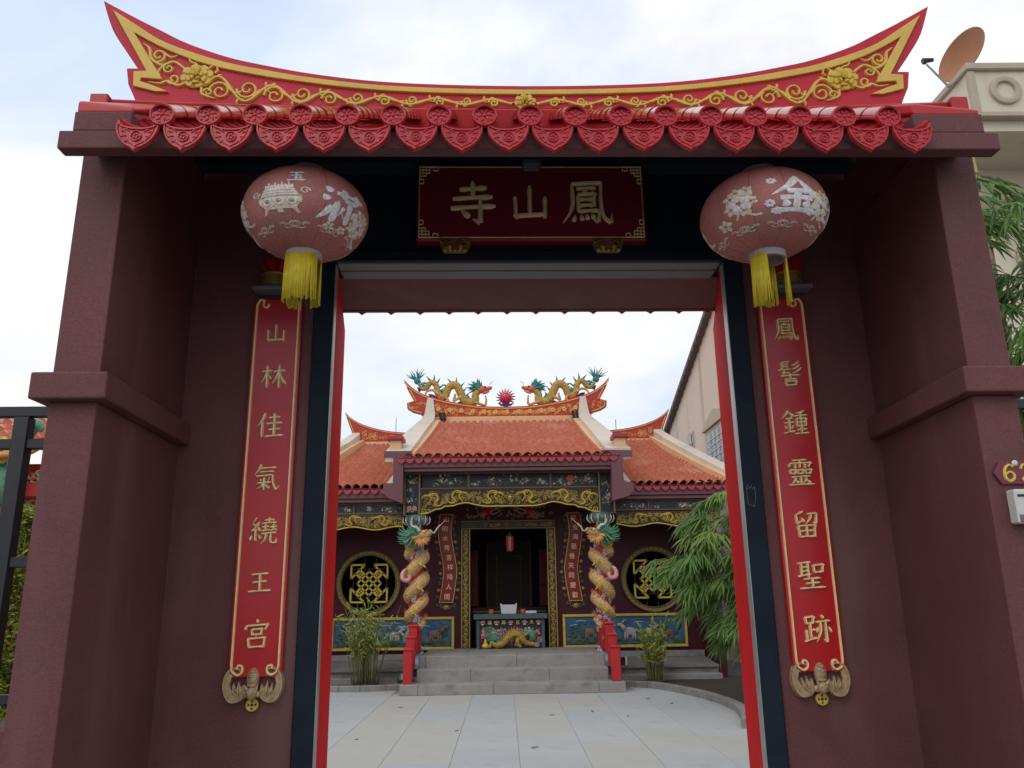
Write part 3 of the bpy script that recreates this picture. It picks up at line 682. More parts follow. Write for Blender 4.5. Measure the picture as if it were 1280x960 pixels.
vine(False); vine(True)
def peony(cx, cz, r, y):
    m = MB(); M0 = plane(y)
    for ring, n_, rr, h_, ph in ((1, 8, 1.0, .012, .2), (.68, 6, .72, .02, .5), (.4, 5, .45, .028, .1)):
        for i in range(n_):
            a = 2*PI*i/n_+ph; c, s = math.cos(a), math.sin(a)*.82; w = 1.7*r*rr*math.sin(PI/n_)
            m.stroke([(cx+r*rr*.25*c, cz+r*rr*.25*s), (cx+r*rr*.62*c, cz+r*rr*.62*s), (cx+r*rr*.9*c, cz+r*rr*.9*s), (cx+r*rr*1.02*c, cz+r*rr*1.02*s)], [w*.4, w*.95, w*1.1, w*.45], h_, M0, 4, .55)
    for i in range(5): a = i*2*PI/5; m.ball((cx+r*.1*math.cos(a), y-.03, cz+r*.1*math.sin(a)), (r*.09, .008, r*.09), 6, 4)
    return part('peony', m, 'flower_gold', ridge, 'auto')
peony(-1.556, 4.158, .082, -.405); peony(2*RC+1.556, 4.158, .082, -.405); peony(RC+.005, 4.012, .055, -.405)

# ================================================================== THINGS HUNG ON THE GATE
# name board
sg = thing('name_board', 'dark red signboard with three golden characters over the gate opening', 'sign', (.165, -.04, 3.39), gate=True)
m = MB(); m.box(-.452, .785, -.085, -.005, 3.392, 3.842, .006); bd = part('board', m, 'sign_red', sg)
M_ = plane(-.0855)
m = MB(); x0, x1, z0, z1 = -.438, .771, 3.408, 3.826
for P in (((x0+.1, z0), (x1-.1, z0)), ((x0+.1, z1), (x1-.1, z1)), ((x0, z0+.1), (x0, z1-.1)), ((x1, z0+.1), (x1, z1-.1))): m.stroke(P, .008, .006, M_)
part('gold_border', m, 'gilt', bd)
for sx in (0, 1):
    for sz in (0, 1):
        m = MB(); f = lambda a, b: ((x0+a if not sx else x1-a), (z0+b if not sz else z1-b))
        for L in ([(0, .11), (0, 0), (.11, 0)], [(.018, 0), (.018, .055), (0, .055)], [(0, .018), (.055, .018), (.055, 0)], [(.036, 0), (.036, .036), (0, .036)], [(.0, .075), (.022, .075), (.022, .1), (.0, .1)], [(.075, 0), (.075, .022), (.1, .022), (.1, 0)],
                  [(.018, .055), (.036, .055), (.036, .018)], [(.055, .018), (.055, .036), (.036, .036)]):
            for a, b in zip(L[:-1], L[1:]):
                m.stroke([f(*a), f(*b)], .0062, .006, M_)
        part('fret_corner', m, 'gilt_pale', bd)
for ch, x, sz in (('寺', -.150, .27), ('山', .158, .235), ('鳳', .462, .285)):
    m = MB(); glyph(m, ch, x, 3.612, sz, M_, 11 if ch != '鳳' else 8, .018); part('character', m, 'gilt_pale', bd, 'auto')
for cx in (-.245, .575):
    m = MB(); Mb = plane(-.04)
    m.prism([(cx-.075, 3.40), (cx+.075, 3.40), (cx+.08, 3.37), (cx+.06, 3.335), (cx-.06, 3.335), (cx-.08, 3.37)], 0, .03, Mb)
    for sx in (-1, 1):
        m.stroke(spiral(cx+sx*.045, 3.372, .026, .006, 0, sx*1.4), .011, .05, Mb)
        m.ball((cx+sx*.03, -.08, 3.358), (.02, .02, .018), 8, 6); m.ball((cx+sx*.055, -.075, 3.342), (.014, .016, .012), 7, 5)
        m.stroke([(cx+sx*.07, 3.405), (cx+sx*.078, 3.385), (cx+sx*.06, 3.38)], .01, .05, Mb, 3)
    for i in range(5): m.ball((cx-.05+.025*i, -.078, 3.338+.004*(i % 2)), (.011, .012, .009), 6, 4)
    part('lion_bracket', m, 'gilt_dark', sg, 'auto', label='gilded carved lion bracket under the board')
m = MB(); m.box(.08, .165, -.93, -.84, 3.362, 3.50, .01)
lamp = thing('ceiling_lamp', 'small dark box lamp hanging under the eaves before the signboard', 'lamp', (.12, -.88, 3.42), gate=True)
part('housing', m, 'navy', lamp)
m = MB(); m.tube([(.122, -.885, 3.49), (.122, -.885, 3.6)], .012, 6); part('stem', m, 'navy', lamp)

# couplet boards
def couplet(text, xl, xr, ztop, zbot, xs, zs, label):
    t = thing('couplet_board', label, 'sign', ((xl+xr)/2, 0, zbot), 'couplet boards beside the gate opening', gate=True)
    m = MB(); w = xr-xl
    prof = [(xl+.03, ztop+.012), (xl, ztop-.02), (xl, zbot+.03), (xl+.03, zbot-.002), (xl+.07, zbot+.004), (xr-.07, zbot+.004), (xr-.03, zbot-.002), (xr, zbot+.03), (xr, ztop-.02), (xr-.03, ztop+.012), (xr-.07, ztop+.005), (xl+.07, ztop+.005)]
    m.prism(prof, -.028, -.002, lambda a, b, c: (a, c, b)); bd = bev(part('board', m, 'board_red', t), .005)
    m = MB(); Mp = plane(-.028)
    for sx in (-1, 1):
        xe = xl+.017 if sx < 0 else xr-.017
        f = lambda d: xe-sx*d
        top = [(f(.062), ztop-.022), (f(.052), ztop-.042), (f(.032), ztop-.03), (f(.036), ztop-.005), (f(.014), ztop-.002), (f(0), ztop-.03)]
        bot = [(f(0), zbot+.06), (f(.006), zbot+.03), (f(.03), zbot+.014), (f(.05), zbot+.026), (f(.05), zbot+.05), (f(.033), zbot+.056), (f(.026), zbot+.04)]
        pts = catmull(top, 5)+[(xe, ztop-.3), (xe, (ztop+zbot)/2), (xe, zbot+.3)]+catmull(bot, 5)
        m.stroke(pts, .011, .009, Mp)
    part('gold_border', m, 'gilt_pale', bd, 'auto')
    for ch, x, z in zip(text, xs, zs):
        m = MB(); glyph(m, ch, x, z, .138 if ch not in '山王' else .118, Mp, 10 if ch in '山王林佳' else 8.0, .018); part('character', m, 'gilt_pale', bd, 'auto')
    # bat with a coin below
    cx = (xl+xr)/2-.004; cz = zbot-.04; bat = MB(); Mq = plane(-.006)
    wing = [(.03, -.02), (.055, -.055), (.10, -.06), (.128, -.02), (.132, .03), (.115, .07), (.082, .085), (.06, .07), (.064, .05), (.082, .058), (.10, .045), (.107, .015), (.098, -.012), (.085, -.02), (.088, .012), (.075, -.008), (.065, .02), (.052, -.004), (.04, .015)]
    for sx in (-1, 1):
        bat.prism([(cx+sx*a, cz+b) for a, b in wing], 0, .022, Mq)
        bat.stroke([(cx+sx*a, cz+b) for a, b in wing[:9]], [.014, .02, .018, .016, .010], .034, Mq, 3)
        for a, b in ((.088, .01), (.066, .016)): bat.stroke([(cx+sx*.06, cz-.04), (cx+sx*a, cz-.015), (cx+sx*a, cz+b+.01)], [.010, .012, .003], .036, Mq, 3)
        bat.ball((cx+sx*.028, -.04, cz-.03), (.014, .014, .016), 7, 5)
    bat.ball((cx, -.03, cz+.035), (.030, .030, .052), 12, 8); bat.ball((cx, -.045, cz-.025), (.030, .026, .028), 12, 8)
    for i in range(4): bat.ball((cx, -.045, cz+.01+.02*i), (.026-.003*i, .018, .010), 10, 5)
    for sx in (-1, 1): bat.ball((cx+sx*.012, -.068, cz-.02), .006, 6, 4); bat.cone((cx+sx*.02, -.05, cz-.008), (cx+sx*.032, -.055, cz+.014), .01)
    bt = part('bat_ornament', bat, 'bronze', t, 'auto', label='bronze bat ornament')
    coin = MB(); r = .029; zc = cz-.078
    coin.prism([(cx+r*math.cos(2*PI*i/24), zc+r*math.sin(2*PI*i/24)) for i in range(24)], .008, .022, plane(0))
    coin.stroke([(cx+r*.88*math.cos(2*PI*i/24), zc+r*.88*math.sin(2*PI*i/24)) for i in range(25)], .006, .005, plane(-.022))
    part('coin', coin, 'ridge_gold', bt)
    ho = MB()
    for a, b in ((0, .0), ):
        ho.prism([(cx-.006, zc-.006), (cx+.006, zc-.006), (cx+.006, zc+.006), (cx-.006, zc+.006)], .0205, .0235, plane(0))
    for a in range(4):
        an = a*PI/2+PI/4*0; ho.prism([(cx+.016*math.cos(an)+dx, zc+.016*math.sin(an)+dz) for dx, dz in ((-.004, -.005), (.004, -.005), (.004, .005), (-.004, .005))], .0205, .0235, plane(0))
    part('coin_opening', ho, 'iron', bt)
    return t
couplet('山林佳氣繞王宮', -1.297, -1.045, 3.078, 1.205, [-1.172]*7, [2.893, 2.659, 2.406, 2.141, 1.881, 1.638, 1.402], 'long red couplet board left of the gate opening, seven golden characters')
couplet('鳳髻鍾靈留聖跡', 1.366, 1.622, 3.072, 1.185, [1.497]*7, [2.901, 2.657, 2.396, 2.138, 1.881, 1.635, 1.383], 'long red couplet board right of the gate opening, seven golden characters')

# incense holders above the boards
for cx, lab in ((-1.2, 'small wall incense holder with red sticks half hidden by left lantern'), (1.555, 'small wall incense holder with red sticks half hidden by right lantern')):
    t = thing('incense_holder', lab, 'incense holder', (cx, 0, 3.12), 'wall incense holders', gate=True)
    m = MB(); m.lathe([(.0, .0), (.055, .0), (.075, .03), (.07, .075), (.078, .085), (.0, .085)], 14, (cx, -.0, 3.135), PI, 2*PI); part('bowl', m, 'gilt_dark', t, 'auto')
    m = MB(); m.box(cx-.095, cx+.095, -.1, -.001, 3.112, 3.134, .004); part('shelf', m, 'lintel_grey', t)
    m = MB()
    for i in range(26):
        a = PI+PI*(i+.5)/26; r = random.uniform(.25, 1); m.cone((cx+.05*r*math.cos(a), .05*r*math.sin(a)-.005, 3.22), (cx+.105*r*math.cos(a), .1*r*math.sin(a)-.005, 3.30+.05*(1-r)+random.uniform(-.01, .01)), .007, 5)
    part('incense_sticks', m, 'door_red', t)

# lanterns
def lantern(cx, cy, cz, a, b, label, right):
    t = thing('paper_lantern', label, 'lantern', (cx, cy, cz-b-.26), 'lanterns under the gate eaves', gate=True)
    def surf(lon, lat, c=0):
        ripple = 1+.010*abs(math.sin(lon*6))-.006
        r = (a*ripple+c)*math.cos(lat)**.92 if math.cos(lat) > 0 else 0
        return (cx+r*math.sin(lon), cy-r*math.cos(lon), cz+(b+c)*math.sin(lat))
    m = MB(); nu, nv = 96, 26; vs = []
    la0 = R(75.5)
    for j in range(nv+1):
        for i in range(nu): vs.append(surf(2*PI*i/nu, lerp(-la0, la0, j/nv)))
    m.add(vs, [(j*nu+i, j*nu+(i+1) % nu, (j+1)*nu+(i+1) % nu, (j+1)*nu+i) for j in range(nv) for i in range(nu)])
    body = part('lantern_shade', m, 'lantern_cloth', t, True)
    for i in range(12):
        m = MB(); lo = 2*PI*i/12; m.stroke([(lo, lerp(-la0, la0, k/18)) for k in range(19)], .014, .0016, lambda u, v, c: surf(u, v, .0003+c)); part('seam', m, 'lantern_seam', body)
    zb = cz-b*math.sin(la0); rb = a*math.cos(la0)**.92
    m = MB(); m.lathe([(rb-.012, -.03), (rb+.002, -.03), (rb+.004, .006), (rb-.012, .006), (rb-.012, -.03)], 28, (cx, cy, zb)); part('lower_collar', m, 'lantern_cap', t, 'auto')
    zt = cz+b*math.sin(la0)
    m = MB(); m.lathe([(rb-.012, -.006), (rb+.004, -.006), (rb+.002, .035), (0, .035)], 28, (cx, cy, zt)); part('upper_collar', m, 'lantern_cap', t, 'auto')
    m = MB(); m.tube([(cx, cy, zt+.03), (cx, cy, 3.62)], .004, 6); part('hanging_cord', m, 'iron', t)
    # tassel: bundles of thread round the collar
    spans = ((R(-75), R(62), .225), (R(105), R(165), .22), (R(190), R(250), .22)) if not right else ((R(-88), R(-22), .245), (R(58), R(100), .235), (R(140), R(215), .215))
    for a0, a1, L in spans:
        m = MB(); k = int((a1-a0)/R(3.6))
        for i in range(k):
            an = lerp(a0, a1, (i+.5)/k); x = cx+(rb-.001)*math.sin(an); y = cy-(rb-.001)*math.cos(an)
            sway = random.uniform(-.006, .006); l = L*random.uniform(.96, 1.04)
            m.tube([(x, y, zb-.012), (x+sway*.4, y+sway*.3, zb-l*.5), (x+sway, y-sway*.5, zb-l)], [.0042, .0048, .0036], 5)
        part('tassel', m, 'tassel', t, True)
    # printed decoration
    def MM(u, v, c): return surf(u, v, .0012+c*.3)
    def SH(u0, v0):
        v0 -= .36
        return lambda u, v, c: MM(u0+1.5*u/max(.35, math.cos(v0+1.5*v)), v0+1.5*v, c)
    def blossom(u, v, s, n=5, core=True):
        q = MB(); S = SH(u, v)
        for i in range(n):
            an = 2*PI*i/n+u; q.stroke([(s*.2*math.cos(an), s*.2*math.sin(an)), (s*.6*math.cos(an), s*.6*math.sin(an)), (s*math.cos(an), s*math.sin(an))], [s*.2, s*.75, s*.3], .004, S, 3)
        return q
    def ringlet(u, v, s):
        q = MB(); S = SH(u, v); q.stroke([(s*.3*math.cos(2*PI*i/12), s*.3*math.sin(2*PI*i/12)) for i in range(13)], s*.16, .004, S)
        q.stroke([(s*.62*math.cos(2*PI*i/14), s*.5*math.sin(2*PI*i/14)) for i in range(15)], s*.13, .004, S)
        for sx in (-1, 1):
            for k in (0, 1, 2): q.stroke(spiral(sx*s*(.95+.33*k), s*(.02+.22*k*(1 if k < 2 else .4)), s*.2, s*.06, 0, 1.2*sx, 10), s*.09, .004, S)
            q.stroke([(sx*s*.3, -s*.5), (sx*s*.8, -s*.62), (sx*s*1.3, -s*.3)], [s*.05, s*.16, s*.05], .004, S, 3)
        return q
    rs = random.Random(5 if right else 9)
    off = 0
    for k in range(8):
        u = off+(k+ .12)*PI/4*1.0-.2
        part('printed_motif', ringlet(u+.12, -.42+rs.uniform(-.04, .04), .085), 'lantern_print', body)
    def ding(u, v):
        q = MB(); S = SH(u, v)
        def fill(v0, v1, w0, w1, k):
            for i in range(k):
                t_ = (i+.5)/k; vv = lerp(v0, v1, t_); w = lerp(w0, w1, t_); q.stroke([(lerp(-w, w, e/8), vv) for e in range(9)], abs(v1-v0)/k*1.02, .004, S, inner=.98)
        fill(-.17, -.06, .15, .24, 4); fill(-.06, .0, .24, .235, 2); fill(.02, .16, .21, .13, 5)
        for sx in (-1, 1):
            q.stroke(spiral(sx*.27, .08, .055, .012, 0, 1.3*sx, 12), .018, .004, S); q.stroke([(sx*.15, -.16), (sx*.18, -.23)], [.05, .03], .004, S)
        q.stroke([(.0, -.17), (0, -.22)], .06, .004, S)
        part('printed_motif', q, 'lantern_print', body)
        q = MB()
        for i in range(9): q.stroke([(-.15+.0375*i, .10), (-.14+.035*i, .17+.03*(i % 2))], [.012, .022], .012, S)
        for dx in (-.13, 0, .13): q.stroke([(dx+.04*math.cos(2*PI*i/10), -.07+.04*math.sin(2*PI*i/10)) for i in range(11)], .018, .012, S)
        for vv, w in ((.01, .235), (.05, .19), (.085, .17)): q.stroke([(lerp(-w, w, e/8), vv) for e in range(9)], .014, .012, S)
        part('printed_motif', q, 'lantern_silver', body)
        q = MB()
        for dx in (-.13, 0, .13): q.stroke([(dx-.02, -.07), (dx+.02, -.07)], .035, .010, S)
        part('printed_motif', q, 'lantern_cloth', body, kind='stuff')
    def spray(u, v):
        for du, dv, s in ((0, 0, .14), (-.12, .15, .09), (.12, .12, .09), (-.14, -.08, .09), (.07, -.16, .08), (-.02, .25, .08), (.2, .0, .07), (.14, .26, .07)):
            part('printed_motif', blossom(u+du, v+dv, s), 'lantern_print' if s < .1 else 'lantern_silver', body)
        q = MB(); S = SH(u, v); q.stroke([(-.06, -.22), (.0, -.12), (.12, -.2), (.2, -.2)], [.02, .03, .03, .03], .004, S, 3); part('printed_motif', q, 'lantern_print', body)
    def char(ch, u, v, s, w=15): 
        q = MB(); glyph(q, ch, 0, 0, s, SH(u, v), w, .004); part('printed_character', q, 'lantern_silver', body)
    if not right:
        ding(-.2, .14); char('玉', .06, .62, .2, 15); char('滿', .86, .12, .56, 13); spray(1.35, -.12); spray(-1.25, .05)
        for u in (.7, 1.0): part('printed_motif', blossom(u, -.36, .06), 'lantern_print', body)
        for k in range(3): spray(2.4+.9*k, 0)
    else:
        char('金', .2, .22, .56, 14); spray(-.72, .12); char('玉', 1.2, .15, .46, 14); spray(.72, .05)
        for u, v in ((-.2, .5), (-.24, .0), (.5, -.12), (-.12, -.16)): part('printed_motif', blossom(u, v, .055, 7), 'lantern_silver', body)
        for k in range(3): spray(2.2+1.0*k, 0)
        part('printed_motif', blossom(-1.1, -.22, .09), 'lantern_print', body)
    return t
lantern(-.862, -.80, 3.172, .268, .188, 'faded red lantern with silver vase print hanging left of the signboard', False)
lantern(1.152, -.80, 3.168, .272, .188, 'faded red lantern with large silver character hanging right of the signboard', True)

# house number and letter box on the right pillar
t = thing('house_number', 'maroon number plate with golden digits 62 on the right pillar', 'house number', (2.0, -.93, 1.95), gate=True)
m = MB(); m.prism([(1.902, 1.993), (1.93, 2.037), (2.075, 2.037), (2.103, 1.993), (2.075, 1.949), (1.93, 1.949)], .001, .012, plane(-.93)); pl = bev(part('plate', m, 'plate_maroon', t), .003)
m = MB(); Mp = plane(-.9418)
m.stroke([(1.982, 2.018), (1.968, 2.026), (1.951, 2.012), (1.946, 1.99), (1.95, 1.97), (1.965, 1.962), (1.981, 1.972), (1.982, 1.989), (1.967, 1.998), (1.951, 1.988)], [.011, .008, .011, .014, .014, .011, .011, .011, .009, .007], .006, Mp, 4); part('digit', m, 'yellow_rim', pl, 'auto')
m = MB(); m.stroke([(2.012, 2.008), (2.02, 2.024), (2.036, 2.024), (2.044, 2.01), (2.036, 1.99), (2.012, 1.966)], [.011, .009, .011, .014, .012, .008], .006, Mp, 4); m.stroke([(2.011, 1.966), (2.03, 1.969), (2.05, 1.966)], [.012, .010, .014], .006, Mp, 3); part('digit', m, 'yellow_rim', pl, 'auto')
m = MB(); m.ball((1.992, -.944, 2.032), (.013, .006, .012), 10, 6); part('screw_cover', m, 'white_metal', pl, True)
t = thing('letter_box', 'pale grey metal letter box below the house number', 'letter box', (2.02, -.93, 1.79), gate=True)
m = MB(); m.box(1.942, 2.13, -.985, -.931, 1.795, 1.925, .006); bx_ = part('case', m, 'white_metal', t)
m = MB(); m.box(1.952, 2.12, -.988, -.984, 1.896, 1.905); part('slot', m, 'iron', bx_)
m = MB(); m.box(1.948, 2.126, -.989, -.984, 1.80, 1.828, .001); part('bottom_flap', m, 'lintel_grey', bx_)

# fence and low wall left and right of the gate
def fence(x0, x1, lab, lab2):
    t = thing('iron_fence', lab, 'fence', ((x0+x1)/2, -.5, 1.08), gate=True)
    for z0, z1 in ((2.348, 2.395), (2.205, 2.25), (1.70, 1.745), (1.16, 1.2)):
        m = MB(); m.box(x0, x1, -.52, -.48, z0, z1, .004); part('rail', m, 'iron', t)
    n = int(abs(x1-x0)/.42)
    for i in range(n):
        xc = -2.118-.42*i if x0 < 0 else 2.42+.42*i
        m = MB(); m.box(xc-.034, xc+.034, -.528, -.472, 1.085, 2.347, .004); part('post', m, 'iron', t)
    m = MB(); w = solo('low_wall', MB(), 'gate_paint'); bpy.data.objects.remove(w)
    t = thing('low_wall', lab2, 'wall', ((x0+x1)/2, -.5, 0), gate=True)
    m = MB(); m.box(x0, x1, -.62, -.38, 0, 1.085, .008); part('wall_body', m, 'gate_paint', t)
fence(-6.0, -1.79, 'black iron fence of square bars left of the gate', 'low maroon wall under the fence left of the gate')
fence(2.065, 6.0, 'black iron fence of square bars right of the gate', 'low maroon wall under the fence right of the gate')

# ================================================================== THE TEMPLE
WY = 17.1
tem = thing('temple_hall', 'maroon temple with orange tiled roofs and golden carved eaves across the courtyard', 'temple', (.1, WY, .5))
def bpart(name, m_, parent, *bx, c=0.0, lab=None):
    m = MB(); m.box(*bx, c); return part(name, m, m_, parent, label=lab)
def wall_hole(name, x0, x1, z0, z1, cx, cz, r, y0, y1):
    m = MB(); n = 64; ring = []; rect = []
    angs = sorted(set([2*PI*i/n for i in range(n)]+[math.atan2(z-cz, x-cx) % (2*PI) for x in (x0, x1) for z in (z0, z1)]))
    for a in angs:
        c, s = math.cos(a), math.sin(a)
        tx = ((x1 if c > 0 else x0)-cx)/c if abs(c) > 1e-9 else 1e9; tz = ((z1 if s > 0 else z0)-cz)/s if abs(s) > 1e-9 else 1e9
        t = min(tx, tz); ring.append((cx+r*c, cz+r*s)); rect.append((cx+t*c, cz+t*s))
    k = len(angs); vs = []
    for y in (y0, y1): vs += [(x, y, z) for x, z in ring]+[(x, y, z) for x, z in rect]
    fs = []
    for i in range(k):
        j = (i+1) % k
        fs += [(i, j, k+j, k+i), (2*k+i, 3*k+i, 3*k+j, 2*k+j), (i, 2*k+i, 2*k+j, j), (k+i, k+j, 3*k+j, 3*k+i)]
    m.add(vs, fs); return part(name, m, 'temple_wall', tem)
WIN = ((-2.82, 1.875), (3.09, 1.885))
wall_hole('front_wall', -4.2, -.90, .2, 3.95, *WIN[0], .575, WY, WY+.2)
wall_hole('front_wall', 1.08, 4.05, .2, 3.95, *WIN[1], .575, WY, WY+.2)
bpart('front_wall', 'temple_wall', tem, -.90, 1.08, WY, WY+.2, 3.13, 4.2)
bpart('wing_side_wall', 'temple_wall', tem, 4.05, 4.2, 15.95, 17.3, .0, 3.6)
bpart('wing_side_wall', 'temple_wall', tem, -4.35, -4.2, 15.95, 17.3, .0, 3.6)
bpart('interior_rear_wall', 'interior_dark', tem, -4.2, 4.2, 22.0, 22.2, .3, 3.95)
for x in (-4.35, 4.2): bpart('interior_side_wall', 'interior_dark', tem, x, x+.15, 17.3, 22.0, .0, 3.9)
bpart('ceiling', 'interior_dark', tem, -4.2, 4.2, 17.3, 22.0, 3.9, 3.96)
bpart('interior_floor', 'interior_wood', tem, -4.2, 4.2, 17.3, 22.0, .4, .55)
bpart('porch_ceiling', 'interior_dark', tem, -1.97, 2.19, 15.87, 17.09, 3.90, 3.965)
for x0, x1 in ((-4.2, -1.98), (2.2, 4.05)): bpart('wing_porch_ceiling', 'interior_dark', tem, x0, x1, 16.09, 17.09, 3.3, 3.36)
# round windows
for wx, wz in WIN:
    m = MB(); m.lathe([(.56, .0), (.668, .0), (.668, .06), (.652, .075), (.632, .06), (.594, .06), (.576, .075), (.56, .06), (.56, .0)], 56)
    m.v = [(wx+x, WY-z, wz+y) for x, y, z in m.v]; win = part('window_ring', m, 'ring_gold', tem, 'auto', label='round carved golden window ring')
    m = MB(); Mr = plane(WY-.06)
    for i in range(40):
        a = 2*PI*i/40; c, s = math.cos(a), math.sin(a); q = .011 if i % 2 else -.011
        m.stroke([(wx+.6*c-q*s, wz+.6*s+q*c), (wx+.626*c-q*s, wz+.626*s+q*c), (wx+.613*c+1.6*q*s, wz+.613*s-1.6*q*c)], .011, .01, Mr)
    part('ring_fret', m, 'frame_gold', win, kind='stuff')
    m = MB(); Ml = plane(WY+.06); rot = PI/4
    def rt_(a, b): return (wx+a*math.cos(rot)-b*math.sin(rot), wz+a*math.sin(rot)+b*math.cos(rot))
    def bar(p, q): m.stroke([rt_(*p), rt_(*q)], .043, .035, Ml, inner=.85)
    for k in range(4):
        f = [(1, 0, 0, 1), (0, -1, 1, 0), (-1, 0, 0, -1), (0, 1, -1, 0)][k]; T = lambda a, b: (a*f[0]+b*f[1], a*f[2]+b*f[3])
        for o_ in (-.058, .058): bar(T(-.0, o_), T(.36, o_))
        bar(T(.175, -.19), T(.175, .19))
        for a in (.225, .27, .315): m.prism([rt_(*T(a+u, v)) for u, v in ((-.012, -.035), (.012, -.035), (.012, .035), (-.012, .035))], 0, .02, Ml)
        bar(T(.335, -.20), T(.53, 0)); bar(T(.335, .20), T(.53, 0)); bar(T(.335, -.20), T(.335, .20))
    part('window_lattice', m, 'yellow_rim', win)
    for v in (-.35, -.12, .12, .35):
        bpart('window_bar', 'interior_wood', win, wx+v-.008, wx+v+.008, WY+.15, WY+.166, wz-.56, wz+.56)
    for v in (-.3, .3): bpart('window_bar', 'interior_wood', win, wx-.56, wx+.56, WY+.135, WY+.149, wz+v-.008, wz+v+.008)
# carved work: curls packed inside an outline
def curls(m, n, x0, x1, z0f, z1f, M, rs, r=(.025, .05), w=.016, h=.02):
    for _ in range(n):
        x = rs.uniform(x0, x1); z0, z1 = z0f(x), z1f(x); rr = min(rs.uniform(*r), (z1-z0)/2.2)
        z = rs.uniform(z0+rr, max(z0+rr, z1-rr)); a = rs.uniform(0, 2*PI); s = rs.choice((-1, 1))
        m.stroke(spiral(x, z, rr, rr*.2, a, s*rs.uniform(.8, 1.3), 9), [w*.4, w, w*.9, w*.7], h*rs.uniform(.6, 1.2), M)
rs = random.Random(21)
for x0, x1 in ((-.90, -.712), (.892, 1.08)):
    jam = bpart('door_jamb', 'interior_wood', tem, x0, x1, WY-.06, WY+.2, .563, 2.95)
    m = MB(); Mj = plane(WY-.06)
    for x in (x0+.012, x1-.012): m.stroke([(x, .57), (x, 2.95)], .02, .02, Mj)
    part('gold_edge', m, 'frame_gold', jam, kind='stuff')
    m = MB()
    for k in range(26):
        z = .62+k*.09; s = 1 if k % 2 else -1; xc = (x0+x1)/2
        m.stroke(spiral(xc+s*.012, z, .048, .010, rs.uniform(0, 6), s*1.2, 10), [.010, .020, .016], .026, Mj)
        m.stroke([(xc-s*.05, z+.02), (xc, z+.045), (xc+s*.045, z+.03)], [.006, .018, .006], .022, Mj, 3)
    part('carving', m, 'frame_gold', jam, 'auto', kind='stuff')
head = bpart('door_head', 'interior_wood', tem, -.90, 1.08, WY-.06, WY+.2, 2.95, 3.13)
m = MB(); Mj = plane(WY-.06)
for z in (2.962, 3.118): m.stroke([(-.9, z), (1.08, z)], .016, .02, Mj)
curls(m, 34, -.85, 1.03, lambda x: 2.98, lambda x: 3.10, Mj, rs); part('carving', m, 'gilt_dark', head, kind='stuff')
m = MB(); Mj = plane(WY-.01)
m.stroke([(-.45, 3.17), (-.3, 3.32), (.09, 3.43), (.48, 3.32), (.63, 3.17)], .03, .03, Mj, 6)
for s in (-1, 1): m.stroke([(.09+s*.7, 3.2), (.09+s*.5, 3.32), (.09+s*.3, 3.27), (.09+s*.12, 3.36)], [.02, .035, .03, .01], .03, Mj, 5)
curls(m, 60, -.85, 1.03, lambda x: 3.14, lambda x: 3.5, Mj, rs); part('overdoor_carving', m, 'bronze', tem, 'auto', kind='stuff')
for s in (-1, 1):
    m = MB(); m.stroke([(.09+s*.36, 3.5), (.09+s*.46, 3.3), (.09+s*.6, 3.22)], [.12, .16, .05], .05, Mj, 5); part('red_drape', m, 'board_red', tem)
# things deep inside the doorway
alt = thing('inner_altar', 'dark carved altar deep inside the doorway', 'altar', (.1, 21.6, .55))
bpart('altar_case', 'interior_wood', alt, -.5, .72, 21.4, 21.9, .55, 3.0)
m = MB(); Mj = plane(21.4)
for P in ([(-.45, .8), (-.45, 2.9), (.67, 2.9), (.67, .8)], [(-.2, 1.2), (-.2, 2.6), (.42, 2.6), (.42, 1.2)]):
    m.stroke(P, .03, .03, Mj)
part('gold_lines', m, 'gilt_dark', alt)
for x in (-.85, 1.06):
    t = thing('inner_banner', 'dim red vertical board inside doorway, '+('left' if x < 0 else 'right')+' of the altar', 'banner', (x, 21.3, 1.4), 'banners inside the hall')
    bpart('banner_board', 'board_red', t, x-.14, x+.14, 21.3, 21.34, 1.35, 2.75)
    m = MB(); Mj = plane(21.3)
    for sx in (-.15, .15): m.stroke([(x+sx, 1.33), (x+sx, 2.77)], .02, .02, Mj)
    part('banner_edge', m, 'gilt_dark', t, kind='stuff')
t = thing('offering_table', 'dark low table with railing behind the altar front', 'table', (.1, 19.4, .55))
bpart('table_top', 'interior_wood', t, -.75, .95, 19.2, 19.7, 1.27, 1.33)
for x in (-.7, .84): bpart('table_leg', 'interior_wood', t, x, x+.06, 19.3, 19.36, .55, 1.27)
bpart('table_rail', 'gilt_dark', t, -.75, .95, 19.19, 19.2, 1.22, 1.26)
t = thing('hanging_lantern', 'small red palace lantern hanging in the doorway', 'lantern', (.12, 17.5, 2.48))
m = MB(); m.lathe([(.02, .0), (.07, .01), (.075, .03), (.06, .035)], 6, (.12, 17.5, 2.5)); part('lantern_base', m, 'gilt_dark', t)
m = MB(); m.lathe([(.09, .0), (.075, .02), (.03, .06), (.01, .1)], 6, (.12, 17.5, 2.82)); part('lantern_roof', m, 'gilt_dark', t)
m = MB(); m.lathe([(.058, .0), (.07, .14), (.07, .29)], 6, (.12, 17.5, 2.535)); part('lantern_body', m, 'dragon_pink', t)
for i in range(6):
    a = i*PI/3; m = MB(); m.tube([(.12+.07*math.cos(a), 17.5+.07*math.sin(a), 2.52), (.12+.078*math.cos(a), 17.5+.078*math.sin(a), 2.83)], .008, 5); part('lantern_rib', m, 'door_red', t)
m = MB(); m.tube([(.12, 17.5, 2.9), (.12, 17.5, 4.2)], .006, 5); part('chain', m, 'iron', t)

